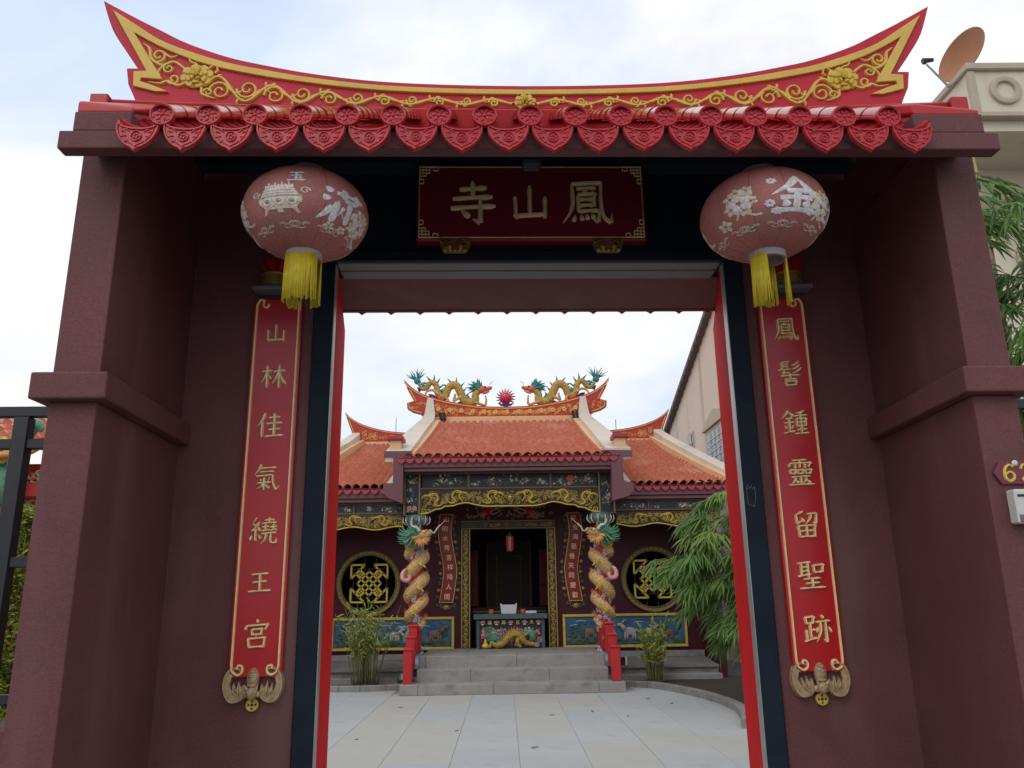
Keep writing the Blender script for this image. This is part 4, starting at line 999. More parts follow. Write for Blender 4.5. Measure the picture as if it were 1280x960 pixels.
# altar table with dragon panel in the doorway
t = thing('altar_table', 'blue altar table with golden dragon relief panel in the doorway', 'altar table', (.11, 16.95, .563))
bpart('table_top', 'altar_blue', t, -.64, .86, 16.72, 17.15, 1.13, 1.235, c=.012)
for x in (-.575, .74): bpart('table_leg', 'altar_blue', t, x, x+.055, 16.80, 16.86, .563, 1.13)
pn = bpart('dragon_panel', 'panel_navy', t, -.52, .74, 16.82, 16.87, .565, 1.0)
fb = bpart('flower_frieze', 'interior_dark', t, -.52, .74, 16.815, 16.87, 1.0, 1.13)
Mp = plane(16.815)
for i in range(5):
    x = -.455+.283*i; m = MB()
    for k in range(5):
        a = PI*k/4; m.ball((x+.036*math.cos(a), 16.81, 1.068+.026*math.sin(a)), (.022, .015, .02), 7, 5)
    m.ball((x, 16.805, 1.066), (.028, .016, .024), 8, 5); part('lotus', m, ('petal_pink', 'dragon_pink')[i % 2], fb, 'auto')
    m = MB(); m.ball((x, 16.808, 1.028), (.034, .012, .012), 8, 5); part('lotus_base', m, 'gilt_pale', fb, 'auto')
for ch, x in zip('福賜官天', (-.313, -.03, .253, .536)):
    m = MB(); typeset(m, ch, x, 1.066, .085, Mp, .01); part('character', m, 'gilt_pale', fb)
m = MB(); rs = random.Random(4)
curls(m, 70, -.5, .72, lambda x: .58, lambda x: .98, plane(16.82), rs, (.03, .055), .02, .02); part('cloud_relief', m, 'cloud_blue', pn, 'auto', kind='stuff')
m = MB(); curls(m, 26, -.5, .72, lambda x: .58, lambda x: .98, plane(16.818), rs, (.025, .045), .022, .026); part('white_cloud', m, 'horn_white', pn, 'auto', kind='stuff')
m = MB(); curls(m, 22, -.5, .72, lambda x: .57, lambda x: .90, plane(16.818), rs, (.02, .04), .024, .026); part('red_cloud', m, 'column_red', pn, 'auto', kind='stuff')
m = MB(); curls(m, 22, -.5, -.05, lambda x: .72, lambda x: .97, plane(16.815), rs, (.03, .05), .02, .03); curls(m, 14, .45, .72, lambda x: .62, lambda x: .97, plane(16.815), rs, (.03, .05), .022, .03); part('pink_cloud', m, 'dragon_pink', pn, 'auto', kind='stuff')
m = MB(); m.tube([(-.30, 16.80, .70), (-.2, 16.78, .64), (-.06, 16.76, .66), (.06, 16.745, .78), (.17, 16.74, .86), (.28, 16.74, .83), (.36, 16.745, .72), (.46, 16.76, .66), (.58, 16.79, .63)], [.03, .05, .065, .075, .08, .078, .06, .045, .025], 10, 5)
m.tube([(.26, 16.75, .78), (.24, 16.74, .66), (.31, 16.76, .595)], [.05, .045, .035], 8, 3); m.tube([(-.10, 16.77, .64), (-.2, 16.76, .59)], [.04, .035], 8); m.tube([(-.28, 16.8, .68), (-.31, 16.78, .6), (-.36, 16.78, .585)], [.035, .03, .02], 8)
m.tube([(.36, 16.75, .80), (.45, 16.75, .85), (.52, 16.76, .83)], [.02, .025, .01], 7, 3)
part('dragon', m, 'dragon_yellow', pn, True)
m = MB()
for i in range(9): m.cone((-.02+.05*i, 16.76, .80+.13*math.sin(PI*i/8)), (-.03+.055*i, 16.765, .87+.14*math.sin(PI*i/8)), .022)
part('dragon_fin', m, 'dragon_belly', pn)
m = MB()
for i in range(12): m.stroke([(-.12+.02*rs.random(), .74), (-.25, .74+.02*i), (-.42, .70+.024*i)], [.03, .035, .01], .03, plane(16.80), 4)
m.tube([(.42, 16.79, .86), (.5, 16.78, .88), (.56, 16.79, .78), (.5, 16.8, .72)], [.03, .06, .07, .03], 8, 4); part('dragon_mane', m, 'dragon_green', pn, 'auto', kind='stuff')
m = MB(); m.stroke([(-.3, .84), (-.2, .88), (-.1, .82)], [.02, .05, .02], .04, plane(16.79), 3); m.stroke([(-.24, .93), (-.12, .9), (-.04, .94)], [.02, .03, .01], .04, plane(16.79), 3); part('dragon_face', m, 'petal_pink', pn, 'auto')
m = MB(); m.lathe([(.0, 0), (.06, .005), (.075, .05), (.045, .09), (.022, .1), (.034, .13), (.015, .16), (.0, .19)], 14, (-.40, 16.78, .575)); part('gourd', m, 'yellow_rim', pn, True)
t = thing('white_box', 'white cloth covered box standing on the altar table', 'box', (.07, 16.9, 1.235))
m = MB(); m.hexa([(-.07, 16.82, 1.236), (.22, 16.82, 1.236), (.22, 17.02, 1.236), (-.07, 17.02, 1.236), (-.095, 16.8, 1.41), (.245, 16.8, 1.41), (.245, 17.04, 1.41), (-.095, 17.04, 1.41)]); part('box_body', m, 'cloth_white', t)
for x in (-.095, .215): bpart('box_corner', 'cloth_white', t, x, x+.03, 16.8, 16.83, 1.41, 1.435)
t = thing('paper_stack', 'small pale stack of paper right of the white box on altar table', 'paper', (.52, 16.95, 1.235)); bpart('sheets', 'cloth_white', t, .42, .64, 16.86, 17.04, 1.236, 1.285, c=.004)
for x, r_ in ((-.28, .05), (.36, .05)):
    t = thing('incense_pot', 'small dark incense pot on altar table, '+('left' if x < 0 else 'right')+' of the white box', 'pot', (x, 16.92, 1.235), 'incense pots'); m = MB(); m.lathe([(.0, .0), (.04, .0), (.055, .04), (.048, .075), (.06, .09), (.0, .085)], 12, (x, 16.92, 1.236)); part('pot', m, 'dragon_belly', t, 'auto')

# curved couplet boards on the temple wall
def temple_couplet(text, xc, s, label):
    t = thing('carved_couplet', label, 'sign', (xc, WY, 1.4), 'carved couplets beside the temple door')
    path = catmull([(xc-.01*s, 3.27), (xc-.05*s, 2.9), (xc+.01*s, 2.5), (xc+.07*s, 2.15), (xc+.05*s, 1.85), (xc-.01*s, 1.47)], 6)
    Mw = plane(WY-.025)
    m = MB(); m.stroke(path, .27, .03, Mw, inner=.97); bd = part('board', m, 'temple_board', t)
    m = MB()
    for e in (-.135, .135):
        m.stroke([(x+e, z) for x, z in path], .024, .045, Mw)
    for z_, p in ((0, path[0]), (1, path[-1])): m.stroke([(p[0]-.14, p[1]), (p[0]+.14, p[1])], .022, .045, Mw)
    part('gold_edge', m, 'frame_gold', bd, kind='stuff')
    for i, ch in enumerate(text):
        p = path[min(len(path)-1, int((i+.55)/len(text)*(len(path)-1)))]
        m = MB(); typeset(m, ch, p[0], 3.16-i*.197, .128, plane(WY-.056), .008); part('character', m, 'gilt_pale', bd)
    m = MB(); rs_ = random.Random(3)
    for e in (-1, 1):
        for i in range(14):
            p = path[int((i+.5)/14*(len(path)-1))]; x = p[0]+e*(.175+.02*(i % 2)); m.stroke(spiral(x, p[1], .038, .01, rs_.uniform(0, 6), e*1.1, 9), .018, .03, plane(WY))
    for x in range(5): m.stroke(spiral(path[-1][0]-.16+.08*x, 1.42-.03*(2-abs(x-2)), .045, .01, x, 1.1, 9), .02, .03, plane(WY))
    part('scroll_edge', m, 'leaf_teal', t, 'auto', kind='stuff')
    m = MB()
    for e in (-1, 1):
        for i in (4, 7, 9, 12):
            p = path[int((i+.5)/14*(len(path)-1))]; m.ball((p[0]+e*.2, WY-.02, p[1]), (.042, .03, .042), 8, 6)
    m.ball((path[-1][0], WY-.02, 1.37), (.07, .035, .06), 10, 6); part('scroll_flower', m, 'gilt_dark', t, 'auto', kind='stuff')
temple_couplet('山明水秀吉祥降人間', -1.2, 1, 'wavy red couplet board on temple wall left of the doorway')
temple_couplet('民安海晏普天同慶歡', 1.46, -1, 'wavy red couplet board on temple wall right of the doorway')

# painted relief panels under the windows
def goat(m, x, z, s, y, f=1):
    m.ball((x, y, z), (.13*s, .03, .075*s), 10, 7); m.tube([(x+f*.09*s, y, z+.03*s), (x+f*.15*s, y-.01, z+.11*s)], [.05*s, .035*s], 7)
    m.ball((x+f*.18*s, y-.015, z+.12*s), (.055*s, .025, .034*s), 8, 6)
    for dx in (-.09, -.05, .05, .09): m.tube([(x+dx*s, y, z-.03*s), (x+dx*s*1.1, y, z-.16*s)], [.022*s, .012*s], 6)
    for q in (0, .02): m.tube([(x+f*(.15-q)*s, y-.01, z+.15*s), (x+f*(.11-q)*s, y-.01, z+.2*s), (x+f*(.07-q)*s, y-.01, z+.19*s)], [.012*s, .009*s, .004*s], 5, 3)
    m.cone((x-f*.12*s, y, z+.04*s), (x-f*.18*s, y, z+.01*s), .015*s)
def mural(x0, x1, z0, z1, label, goats, seed):
    t = thing('painted_panel', label, 'relief panel', ((x0+x1)/2, WY, z0), 'painted relief panels under the round windows')
    bpart('painted_ground', 'mural_blue', t, x0, x1, WY-.03, WY-.002, z0, z1)
    for a in ((x0, x1, z0-.0, z0+.055), (x0, x1, z1-.055, z1)): bpart('frame_rail', 'frame_gold', t, a[0], a[1], WY-.07, WY-.032, a[2], a[3], c=.01)
    for a in (x0, x1-.055): bpart('frame_stile', 'frame_gold', t, a, a+.055, WY-.07, WY-.032, z0+.056, z1-.056, c=.01)
    rs = random.Random(seed); m = MB()
    for i in range(26): 
        x = rs.uniform(x0+.12, x1-.12); m.ball((x, WY-.035, z0+.07+rs.uniform(0, .10)), (rs.uniform(.05, .16), .018, rs.uniform(.03, .08)), 8, 5)
    for xx in (x0+.2, x1-.25, x0+.35):
        for i in range(14): m.ball((xx+rs.gauss(0, .07), WY-.035, z0+.3+rs.gauss(0, .1)), (.05, .012, .035), 7, 5)
    part('painted_hills', m, 'mural_green', t, 'auto', kind='stuff')
    m = MB()
    for i in range(7):
        x = rs.uniform(x0+.2, x1-.2); z = rs.uniform(z0+.42, z1-.12); m.stroke([(x-.12, z), (x, z+.015), (x+.12, z)], [.008, .025, .008], .008, plane(WY-.03), 3)
    part('painted_cloud', m, 'cloud_blue', t, kind='stuff')
    for i, (x, z, s, f, c) in enumerate(goats):
        m = MB(); goat(m, x, z, s, WY-.045, f); part('goat', m, c, t, True)
mural(-3.55, -1.04, .545, 1.19, 'gold framed painted relief of goats left of the doorway', [(-3.1, .85, .9, 1, 'goat_white'), (-2.7, .83, 1.0, -1, 'goat_white'), (-2.25, .84, .9, 1, 'goat_white'), (-1.42, .85, 1.15, 1, 'goat_brown'), (-2.0, .8, .7, -1, 'goat_white')], 2)
mural(1.18, 3.73, .535, 1.2, 'gold framed painted relief of goats right of the doorway', [(1.75, .85, 1.1, 1, 'goat_brown'), (2.55, .85, 1.1, -1, 'goat_white'), (2.95, .85, .9, 1, 'goat_white'), (3.35, .82, .9, -1, 'goat_brown')], 6)

# carved valances and painted panels under the eaves
def half_profile(d):
    P = [(0, 3.285), (.5, 3.285), (.68, 3.32), (.85, 3.365), (1.0, 3.34), (1.12, 3.30), (1.28, 3.295), (1.34, 3.25), (1.47, 3.235), (1.56, 3.185), (1.64, 3.155), (1.76, 3.15)]
    for (a, b), (c, e) in zip(P[:-1], P[1:]):
        if d <= c: return lerp(b, e, (d-a)/(c-a))
    return P[-1][1]
VY = 15.78
def dragon_s(m, x, z, s, f, M):
    m.stroke([(x-f*.16*s, z-.10*s), (x-f*.08*s, z+.02*s), (x-f*.13*s, z+.11*s), (x, z+.13*s), (x+f*.07*s, z+.02*s), (x, z-.08*s), (x+f*.08*s, z-.13*s), (x+f*.2*s, z-.06*s)], [.02*s, .045*s, .055*s, .06*s, .055*s, .045*s, .02*s], .06, M, 6, .35)
    m.stroke([(x-f*.02*s, z+.1*s), (x-f*.22*s, z+.09*s), (x-f*.3*s, z+.02*s)], [.04*s, .07*s, .02*s], .06, M, 4, .35)
def valance(name, x0, x1, ztop, prof, y, seed, dragons, frets):
    xs = [lerp(x0, x1, i/60) for i in range(61)]; bot = [(x, prof(x)) for x in xs]
    m = MB(); m.prism([(x0, ztop), *bot, (x1, ztop)], 0, .03, plane(y)); v = part(name, m, 'carve_ground', tem)
    m = MB(); rs = random.Random(seed); curls(m, int((x1-x0)*95), x0+.04, x1-.04, lambda x: prof(x)+.025, lambda x: ztop-.02, plane(y-.028), rs, (.022, .05), .018, .035); part('carving', m, 'carved_gold', v, 'auto', kind='stuff')
    m = MB()
    for d in dragons: dragon_s(m, *d, plane(y-.03))
    part('carved_dragon', m, 'frame_gold', v, 'auto', kind='stuff')
    m = MB(); m.stroke([(x, z+.002) for x, z in bot], .028, .06, plane(y))
    for x, s in frets:
        z = prof(x)
        m.stroke([(x, z+.01), (x, z+.085), (x+s*.075, z+.085), (x+s*.075, z+.02), (x+s*.035, z+.02), (x+s*.035, z+.055)], .02, .06, plane(y)); m.stroke([(x+s*.075, z+.03), (x+s*.15, z+.03), (x+s*.15, z+.08), (x+s*.11, z+.08)], .02, .06, plane(y))
    part('gold_rim', m, 'yellow_rim', v, kind='stuff'); return v
valance('carved_valance', -1.63, 1.87, 3.625, lambda x: half_profile(abs(x-.12)), VY, 8, [(-1.35, 3.42, .9, 1), (-.95, 3.47, .9, -1), (-.25, 3.46, .9, -1), (.5, 3.46, .9, 1), (1.2, 3.47, .9, 1), (1.6, 3.42, .9, -1)], [(-1.6, 1), (1.84, -1)])
m = MB(); m.ball((.12, VY-.05, 3.46), .035, 10, 7); part('carved_pearl', m, 'yellow_rim', tem, True)
wp = lambda s, c: (lambda x: 2.905+.03*math.cos((x-c)*7.2))
valance('wing_valance', -4.15, -1.98, 3.19, wp(-1, -2.98), 16.0, 12, [(-2.4, 3.05, .7, 1), (-3.0, 3.05, .7, -1)], [(-2.0, -1)])
valance('wing_valance', 2.22, 4.3, 3.17, wp(1, 3.02), 16.0, 15, [(2.65, 3.03, .7, -1), (3.3, 3.03, .7, 1)], [(2.24, 1)])
def flower_panel(x0, x1, z0, z1, y, seed, vertical=False):
    p = bpart('painted_panel', 'panel_navy', tem, x0, x1, y-.02, y+.03, z0, z1)
    rs = random.Random(seed); M = plane(y-.02)
    m = MB()
    if vertical: m.stroke([(lerp(x0, x1, .7), z0+.12), (lerp(x0, x1, .45), z0+.3), (lerp(x0, x1, .7), z0+.5), (lerp(x0, x1, .4), z1-.12)], [.02, .014, .01, .004], .01, M, 5)
    else: m.stroke([(x0+.1, z0+.12), (lerp(x0, x1, .35), z0+.16), (lerp(x0, x1, .6), z0+.12), (x1-.12, z1-.08)], [.006, .014, .016, .004], .01, M, 5)
    k = max(3, int((x1-x0)*(z1-z0)*30)); cs = [(rs.uniform(x0+.1, x1-.1) if not vertical else rs.uniform(x0+.06, x1-.06), rs.uniform(z0+.06, z1-.08), rs.uniform(.5, 1.1)) for _ in range(k)]
    def spot(c, sd): return (min(x1-.025, max(x0+.025, rs.gauss(c[0], sd*c[2]))), min(z1-.02, max(z0+.02, rs.gauss(c[1], sd*.55*c[2]))))
    for c in cs:
        for i in range(26):
            x, z = spot(c, .075); a = rs.uniform(0, 6.3); L = rs.uniform(.02, .045); m.stroke([(x, z), (x+L*math.cos(a)*.5, z+L*math.sin(a)*.5), (x+L*math.cos(a), z+L*math.sin(a))], [.006, .016, .003], .008, M)
    part('painted_leaves', m, 'leaf_teal', p, kind='stuff')
    for mt, q in (('petal_pink', 5), ('petal_white', 3), ('gilt_pale', 2)):
        m = MB()
        for c in cs:
            if rs.random() < .35: continue
            for i in range(q):
                x, z = spot(c, .06); r = rs.uniform(.007, .013)
                for e in range(4): m.ball((x+r*.8*math.cos(e*1.57), y-.025, z+r*.8*math.sin(e*1.57)), (r, .007, r*.8), 6, 4)
        if m.v: part('painted_blossom', m, mt, p, kind='stuff')
    return p
PY = 15.8
for i, (a, b) in enumerate(((-1.6, -.72), (-.66, .90), (.96, 1.85))): flower_panel(a, b, 3.665, 3.93, PY, 30+i)
flower_panel(-1.925, -1.675, 3.17, 3.93, PY, 40, True); flower_panel(1.915, 2.155, 3.15, 3.93, PY, 41, True)
m = MB()
for i in range(7): m.ball((1.33+.05*math.cos(i), PY-.03, 3.82+.04*math.sin(i)), (.04, .012, .035), 8, 5)
part('painted_peony', m, 'petal_orange', tem, 'auto')
m = MB()
for x in (-1.855, -1.755):
    for i in range(6): m.ball((x+.028*math.cos(i), PY-.03, 3.265+.028*math.sin(i)), (.026, .012, .026), 7, 5)
part('painted_peony', m, 'petal_pink', tem, 'auto', kind='stuff')
for z0, z1, x0, x1 in ((3.628, 3.664, -1.66, 1.89), (3.931, 3.965, -1.98, 2.2)): bpart('panel_rail', 'frame_brown', tem, x0, x1, PY-.06, PY+.05, z0, z1, c=.006)
for a, b in ((-1.972, -1.926), (-1.674, -1.632), (-.719, -.661), (.901, .959), (1.872, 1.914), (2.156, 2.2)):
    bpart('panel_stile', 'frame_brown', tem, a, b, PY-.055, PY+.05, 3.14 if a < -1.5 or a > 1.5 else 3.665, 3.93, c=.006)
for a in (-1.953, 2.172, -1.66, 1.887):
    m = MB(); m.stroke([(a, 3.15), (a, 3.93)], .012, .012, plane(PY-.055)); part('gold_line', m, 'frame_gold', tem)
bpart('panel_sill', 'frame_brown', tem, -1.97, -1.632, PY-.06, PY+.05, 3.12, 3.139); bpart('panel_sill', 'frame_brown', tem, 1.872, 2.2, PY-.06, PY+.05, 3.12, 3.139)
for x0, x1, sd in ((-4.1, -3.0, 50), (-2.96, -2.02, 51), (2.24, 2.86, 52), (2.9, 4.0, 53)): flower_panel(x0, x1, 3.215, 3.375, 16.03, sd)
for x0, x1 in ((-4.15, -1.98), (2.22, 4.3)):
    for z0, z1 in ((3.19, 3.214), (3.376, 3.4)): bpart('panel_rail', 'frame_brown', tem, x0, x1, 15.97, 16.06, z0, z1, c=.004)
for x in (-2.99, 2.87): bpart('panel_stile', 'frame_brown', tem, x, x+.025, 15.975, 16.06, 3.215, 3.375)
bpart('upper_front', 'temple_fascia', tem, -1.98, 2.2, 15.86, 17.1, 3.97, 4.25)
for x0, x1 in ((-4.35, -1.985), (2.205, 4.4)): bpart('wing_lintel', 'temple_fascia', tem, x0, x1, 16.07, 16.2, 3.2, 3.75)
# fascias
for z0, z1, y in ((3.925, 3.99, 15.35), (3.994, 4.13, 15.31)): bpart('fascia_board', 'temple_fascia', tem, -1.93, 2.09, y, y+.1, z0, z1, c=.008)
for x0, x1 in ((-4.4, -2.12), (2.25, 4.5)):
    for z0, z1, y in ((3.40, 3.47, 15.84), (3.474, 3.62, 15.8)): bpart('fascia_board', 'temple_fascia', tem, x0, x1, y, y+.1, z0, z1, c=.008)
# stepped blocks between hall and wings
for s, pl_ in ((-1, [(-2.30, 4.32), (-1.77, 4.32), (-1.77, 4.10), (-1.93, 4.10), (-1.93, 3.31), (-2.2, 3.42), (-2.30, 3.50), (-2.30, 3.70), (-2.12, 3.70), (-2.12, 4.21), (-2.30, 4.21)]),
               (1, [(1.92, 4.30), (2.50, 4.28), (2.50, 4.17), (2.31, 4.17), (2.31, 3.66), (2.50, 3.66), (2.5, 3.5), (2.4, 3.4), (2.08, 3.31), (2.09, 4.10), (1.92, 4.10)])):
    m = MB(); m.prism(pl_, 0, .35, lambda a, b, c: (a, 15.28+c, b)); part('stepped_bracket', m, 'temple_fascia', tem)
    xa, xb_ = (-2.27, -1.95) if s < 0 else (2.15, 2.46)
    bpart('pier', 'plaster_peach', tem, xa+.05, xb_-.05, 15.42, 15.75, 4.322, 4.56, c=.005); bpart('pier_cap', 'eave_tile_red', tem, xa, xb_, 15.36, 15.8, 4.56, 4.64, c=.01)
# eaves tiles of the temple
def eave_row(x0, x1, n, y, z, w):
    for i in range(n):
        x = x0+(i+.5)*(x1-x0)/n
        o = piece('eave_tile', drip_t, tem, (x, y, z), (R(-6), 0, 0), (w/.184, 1, 1.0))
b2 = MB(); b2.prism([(x, z) for x, z in outl], -.02, 0); b2.stroke([(x*.86, z*.86-.008) for x, z in half]+[(-x*.86, z*.86-.008) for x, z in reversed(half)], .012, .008)
b2.ball((.092, -.012, .012), (.03, .016, .03), 9, 6)
drip_t = shared(b2, 'eave_tile', 'eave_tile_red', 'auto')
eave_row(-2.05, 2.22, 25, 15.27, 4.19, .171); eave_row(-4.4, -2.1, 13, 15.77, 3.67, .177); eave_row(2.25, 4.5, 13, 15.77, 3.67, .173)
# tiled slopes
def tiled(name, fl, fr, bl, br, cols, rows, sag, parent=tem):
    FL, FR, BL, BR = map(Vector, (fl, fr, bl, br)); up = ((FR-FL).cross(BL-FL)).normalized()
    if up.z < 0: up = -up
    sub = 6; nx = cols*sub; vs = []; fs = []; lines = []
    for j in range(rows):
        for t in (j/rows, (j+.93)/rows, ):
            lines.append((t, .030*(0 if t == j/rows else 1), j))
    # each course starts proud of the one below and sinks towards its head
    for t, k, j in lines:
        A = FL.lerp(BL, t); B = FR.lerp(BR, t); dz = -sag*math.sin(PI*t)
        for i in range(nx+1):
            u = i/nx; a = (i % sub)/sub
            h = .070*(abs(math.sin(PI*a))**.8) - (.055 if k else 0)
            jit = .004*math.sin(i*12.9898+j*78.233)
            p = A.lerp(B, u)+up*(h+.03+jit)+Vector((0, 0, dz)); vs.append(p)
    L = len(lines)
    for r in range(L-1):
        for i in range(nx): fs.append((r*(nx+1)+i, r*(nx+1)+i+1, (r+1)*(nx+1)+i+1, (r+1)*(nx+1)+i))
    m = MB(); m.add(vs, fs); return part(name, m, 'temple_tile', parent, kind='stuff', normals=True)
tiled('roof_tiles', (-1.92, 15.26, 4.17), (2.10, 15.26, 4.17), (-1.55, 19.0, 5.66), (1.78, 19.0, 5.66), 21, 24, .03)
tiled('wing_roof_tiles', (-4.4, 15.75, 3.66), (-2.1, 15.75, 3.66), (-3.55, 19.2, 5.17), (-2.2, 19.2, 5.17), 13, 24, .04)
tiled('wing_roof_tiles', (2.3, 15.75, 3.66), (4.5, 15.75, 3.66), (2.4, 19.2, 5.2), (3.78, 19.2, 5.2), 13, 24, .04)
# verge parapets
def parapet(P, mt, name='verge_parapet'):
    """P: list of (y, z_bottom, z_top, x0, x1)"""
    m = MB(); vs = []
    for y, zb, zt, x0, x1 in P: vs += [(x0, y, zb), (x1, y, zb), (x1, y, zt), (x0, y, zt)]
    n = len(P); fs = [(0, 3, 2, 1), tuple(4*(n-1)+i for i in range(4))]
    for i in range(n-1):
        for e in range(4): fs.append((4*i+e, 4*i+(e+1) % 4, 4*i+4+(e+1) % 4, 4*i+4+e))
    m.add(vs, fs); return part(name, m, mt, tem)
for s in (-1, 1):
    f = (lambda a, b: (a, b)) if s < 0 else (lambda a, b: (.20-b, .20-a))
    def row(y, zb, zt, a, b): x = f(a, b); return (y, zb, zt, x[0], x[1])
    parapet([row(15.32, 4.12, 4.335, -2.28, -1.80), row(16.2, 4.4, 4.70, -2.19, -1.75), row(17.5, 4.9, 5.24, -2.06, -1.69), row(18.6, 5.3, 5.68, -1.95, -1.63), row(18.9, 5.5, 5.86, -1.90, -1.64), row(19.0, 5.6, 6.30, -1.84, -1.70)], 'plaster_cream')
    parapet([row(15.34, 4.05, 4.28, -1.80, -1.74), row(16.2, 4.35, 4.62, -1.75, -1.67), row(17.5, 4.8, 5.15, -1.69, -1.58), row(18.9, 5.45, 5.74, -1.64, -1.50)], 'plaster_peach', 'verge_border')
    # wing verges
    parapet([row(15.7, 3.6, 3.86, -4.62, -4.32), row(17.0, 4.18, 4.46, -4.22, -3.95), row(18.4, 4.8, 5.12, -3.82, -3.58), row(19.0, 5.1, 5.42, -3.68, -3.46), row(19.2, 5.2, 5.52, -3.64, -3.52)], 'plaster_cream')
    parapet([row(15.72, 3.6, 3.80, -4.32, -4.22), row(17.0, 4.15, 4.36, -3.95, -3.85), row(18.4, 4.75, 5.02, -3.58, -3.48), row(19.1, 5.1, 5.3, -3.46, -3.36)], 'plaster_peach', 'verge_border')
    # small cream end piece of the wing roof beside the hall
    parapet([row(15.74, 3.66, 3.74, -2.32, -2.13), row(16.3, 3.9, 4.1, -2.2, -2.1)], 'plaster_cream', 'wing_inner_verge')
bpart('ridge_bed', 'plaster_peach', tem, -1.68, 1.9, 18.98, 19.3, 5.55, 5.82, c=.01)
for x0, x1 in ((-3.5, -1.7), (1.9, 3.72)): bpart('wing_ridge_bed', 'plaster_peach', tem, x0, x1, 19.1, 19.4, 5.05, 5.25, c=.01)
bpart('rear_roof', 'temple_tile', tem, -4.2, 4.3, 19.35, 22.3, 4.3, 5.0)
# hall ridge
TR = .11
def tmir(P): return [(2*TR-x, z) for x, z in P]
def ridge_obj(name, top, left, zb, y, th, centre):
    tp = catmull(top, 5); mm = lambda P: [(2*centre-x, z) for x, z in P]
    poly = tp+list(reversed(mm(tp)))[1:]+mm(left)+list(reversed(left))
    m = MB(); m.prism(poly, 0, th, lambda a, b, c: (a, y+c, b)); r = part(name, m, 'temple_ridge_red', tem)
    return r, tp
top = [(-2.43, 6.80), (-2.28, 6.63), (-2.05, 6.46), (-1.75, 6.335), (-1.34, 6.225), (-.9, 6.145), (-.45, 6.085), (TR, 6.065)]
left = [(-2.33, 6.52), (-2.17, 6.24), (-2.34, 6.19), (-2.33, 6.06), (-2.2, 5.98), (-2.02, 5.93), (-1.9, 5.82)]
rg, tp = ridge_obj('main_ridge', top, left, 5.8, 19.02, .22, TR)
def rim_and_scroll(r, tp, left, zb, y, centre, seed, both=True):
    for s in ((0, 1) if both else (0,)):
        mm = (lambda P: P) if not s else (lambda P: [(2*centre-x, z) for x, z in P])
        m = MB(); My = plane(y)
        m.stroke(mm([(x+.02*(1 if i < 3 else 0), z-.045-.05*max(0, (1-i/8))) for i, (x, z) in enumerate(tp)]), .032, .02, My)
        m.stroke(mm([(x+.05, z+.0) for x, z in left[:-1]]), .03, .02, My); part('ridge_gold_line', m, 'temple_ridge_gold', r)
        m = MB(); rs = random.Random(seed+s)
        zt = lambda x: min((q[1] for q in tp if abs(q[0]-x) < .16), default=tp[-1][1])-.07
        xs0 = left[-1][0]+.02
        def mapx(a, b, c): return My(2*centre-a if s else a, b, c)
        curls(m, int((centre-xs0)*62), xs0, centre, lambda x: zb+.01, lambda x: max(zb+.09, zt(x)), mapx, rs, (.03, .055), .017, .014)
        curls(m, 9, -2.25 if centre < 1 and xs0 > -2.2 and xs0 < -1.5 else xs0, xs0, lambda x: 6.0 if xs0 > -2.2 and xs0 < -1.5 else zb+.02, lambda x: 6.22 if xs0 > -2.2 and xs0 < -1.5 else zb+.12, mapx, rs, (.025, .04), .017, .014)
        part('ridge_scroll', m, 'temple_ridge_gold', r, 'auto', kind='stuff')
rim_and_scroll(rg, tp, left, 5.83, 19.02, TR, 60)
m = MB()
for i in range(-6, 7):
    x = TR+i*.28; z = 5.93+.0011*(i*i*2.2)
    for k in range(5): a = k*2*PI/5; m.ball((x+.034*math.cos(a), 19.0, z+.034*math.sin(a)), (.03, .02, .03), 6, 4)
part('ridge_flowers', m, 'temple_ridge_gold', rg, 'auto', kind='stuff')
for s in (-1, 1):                                             # wing ridges rise to their outer ends
    f = (lambda x: x) if s < 0 else (lambda x: .24-x)
    tpw = catmull([(-3.86, 6.0), (-3.72, 5.86), (-3.45, 5.70), (-3.1, 5.58), (-2.7, 5.50), (-2.2, 5.46), (-1.9, 5.46)], 5)
    lw = [(-3.80, 5.80), (-3.70, 5.55), (-3.60, 5.25)]
    poly = [(f(x), z) for x, z in tpw+[(-1.9, 5.25)]+list(reversed(lw))]
    m = MB(); m.prism(poly, 0, .16, lambda a, b, c: (a, 19.12+c, b)); r = part('wing_ridge', m, 'temple_ridge_red', tem)
    m = MB(); My = plane(19.12); m.stroke([(f(x+.015), z-.04-.03*max(0, 1-i/6)) for i, (x, z) in enumerate(tpw)], .026, .02, My); m.stroke([(f(x+.04), z) for x, z in lw], .026, .02, My)
    part('ridge_gold_line', m, 'temple_ridge_gold', r)
    m = MB(); rs = random.Random(77)
    zt = lambda x: min((q[1] for q in tpw if abs(q[0]-x) < .1), default=5.5)-.07
    curls(m, 70, -3.5, -2.0, lambda x: 5.27, lambda x: max(5.36, zt(x)), lambda a, b, c: My(f(a), b, c), rs, (.03, .07), .017, .014); part('ridge_scroll', m, 'temple_ridge_gold', r, 'auto', kind='stuff')

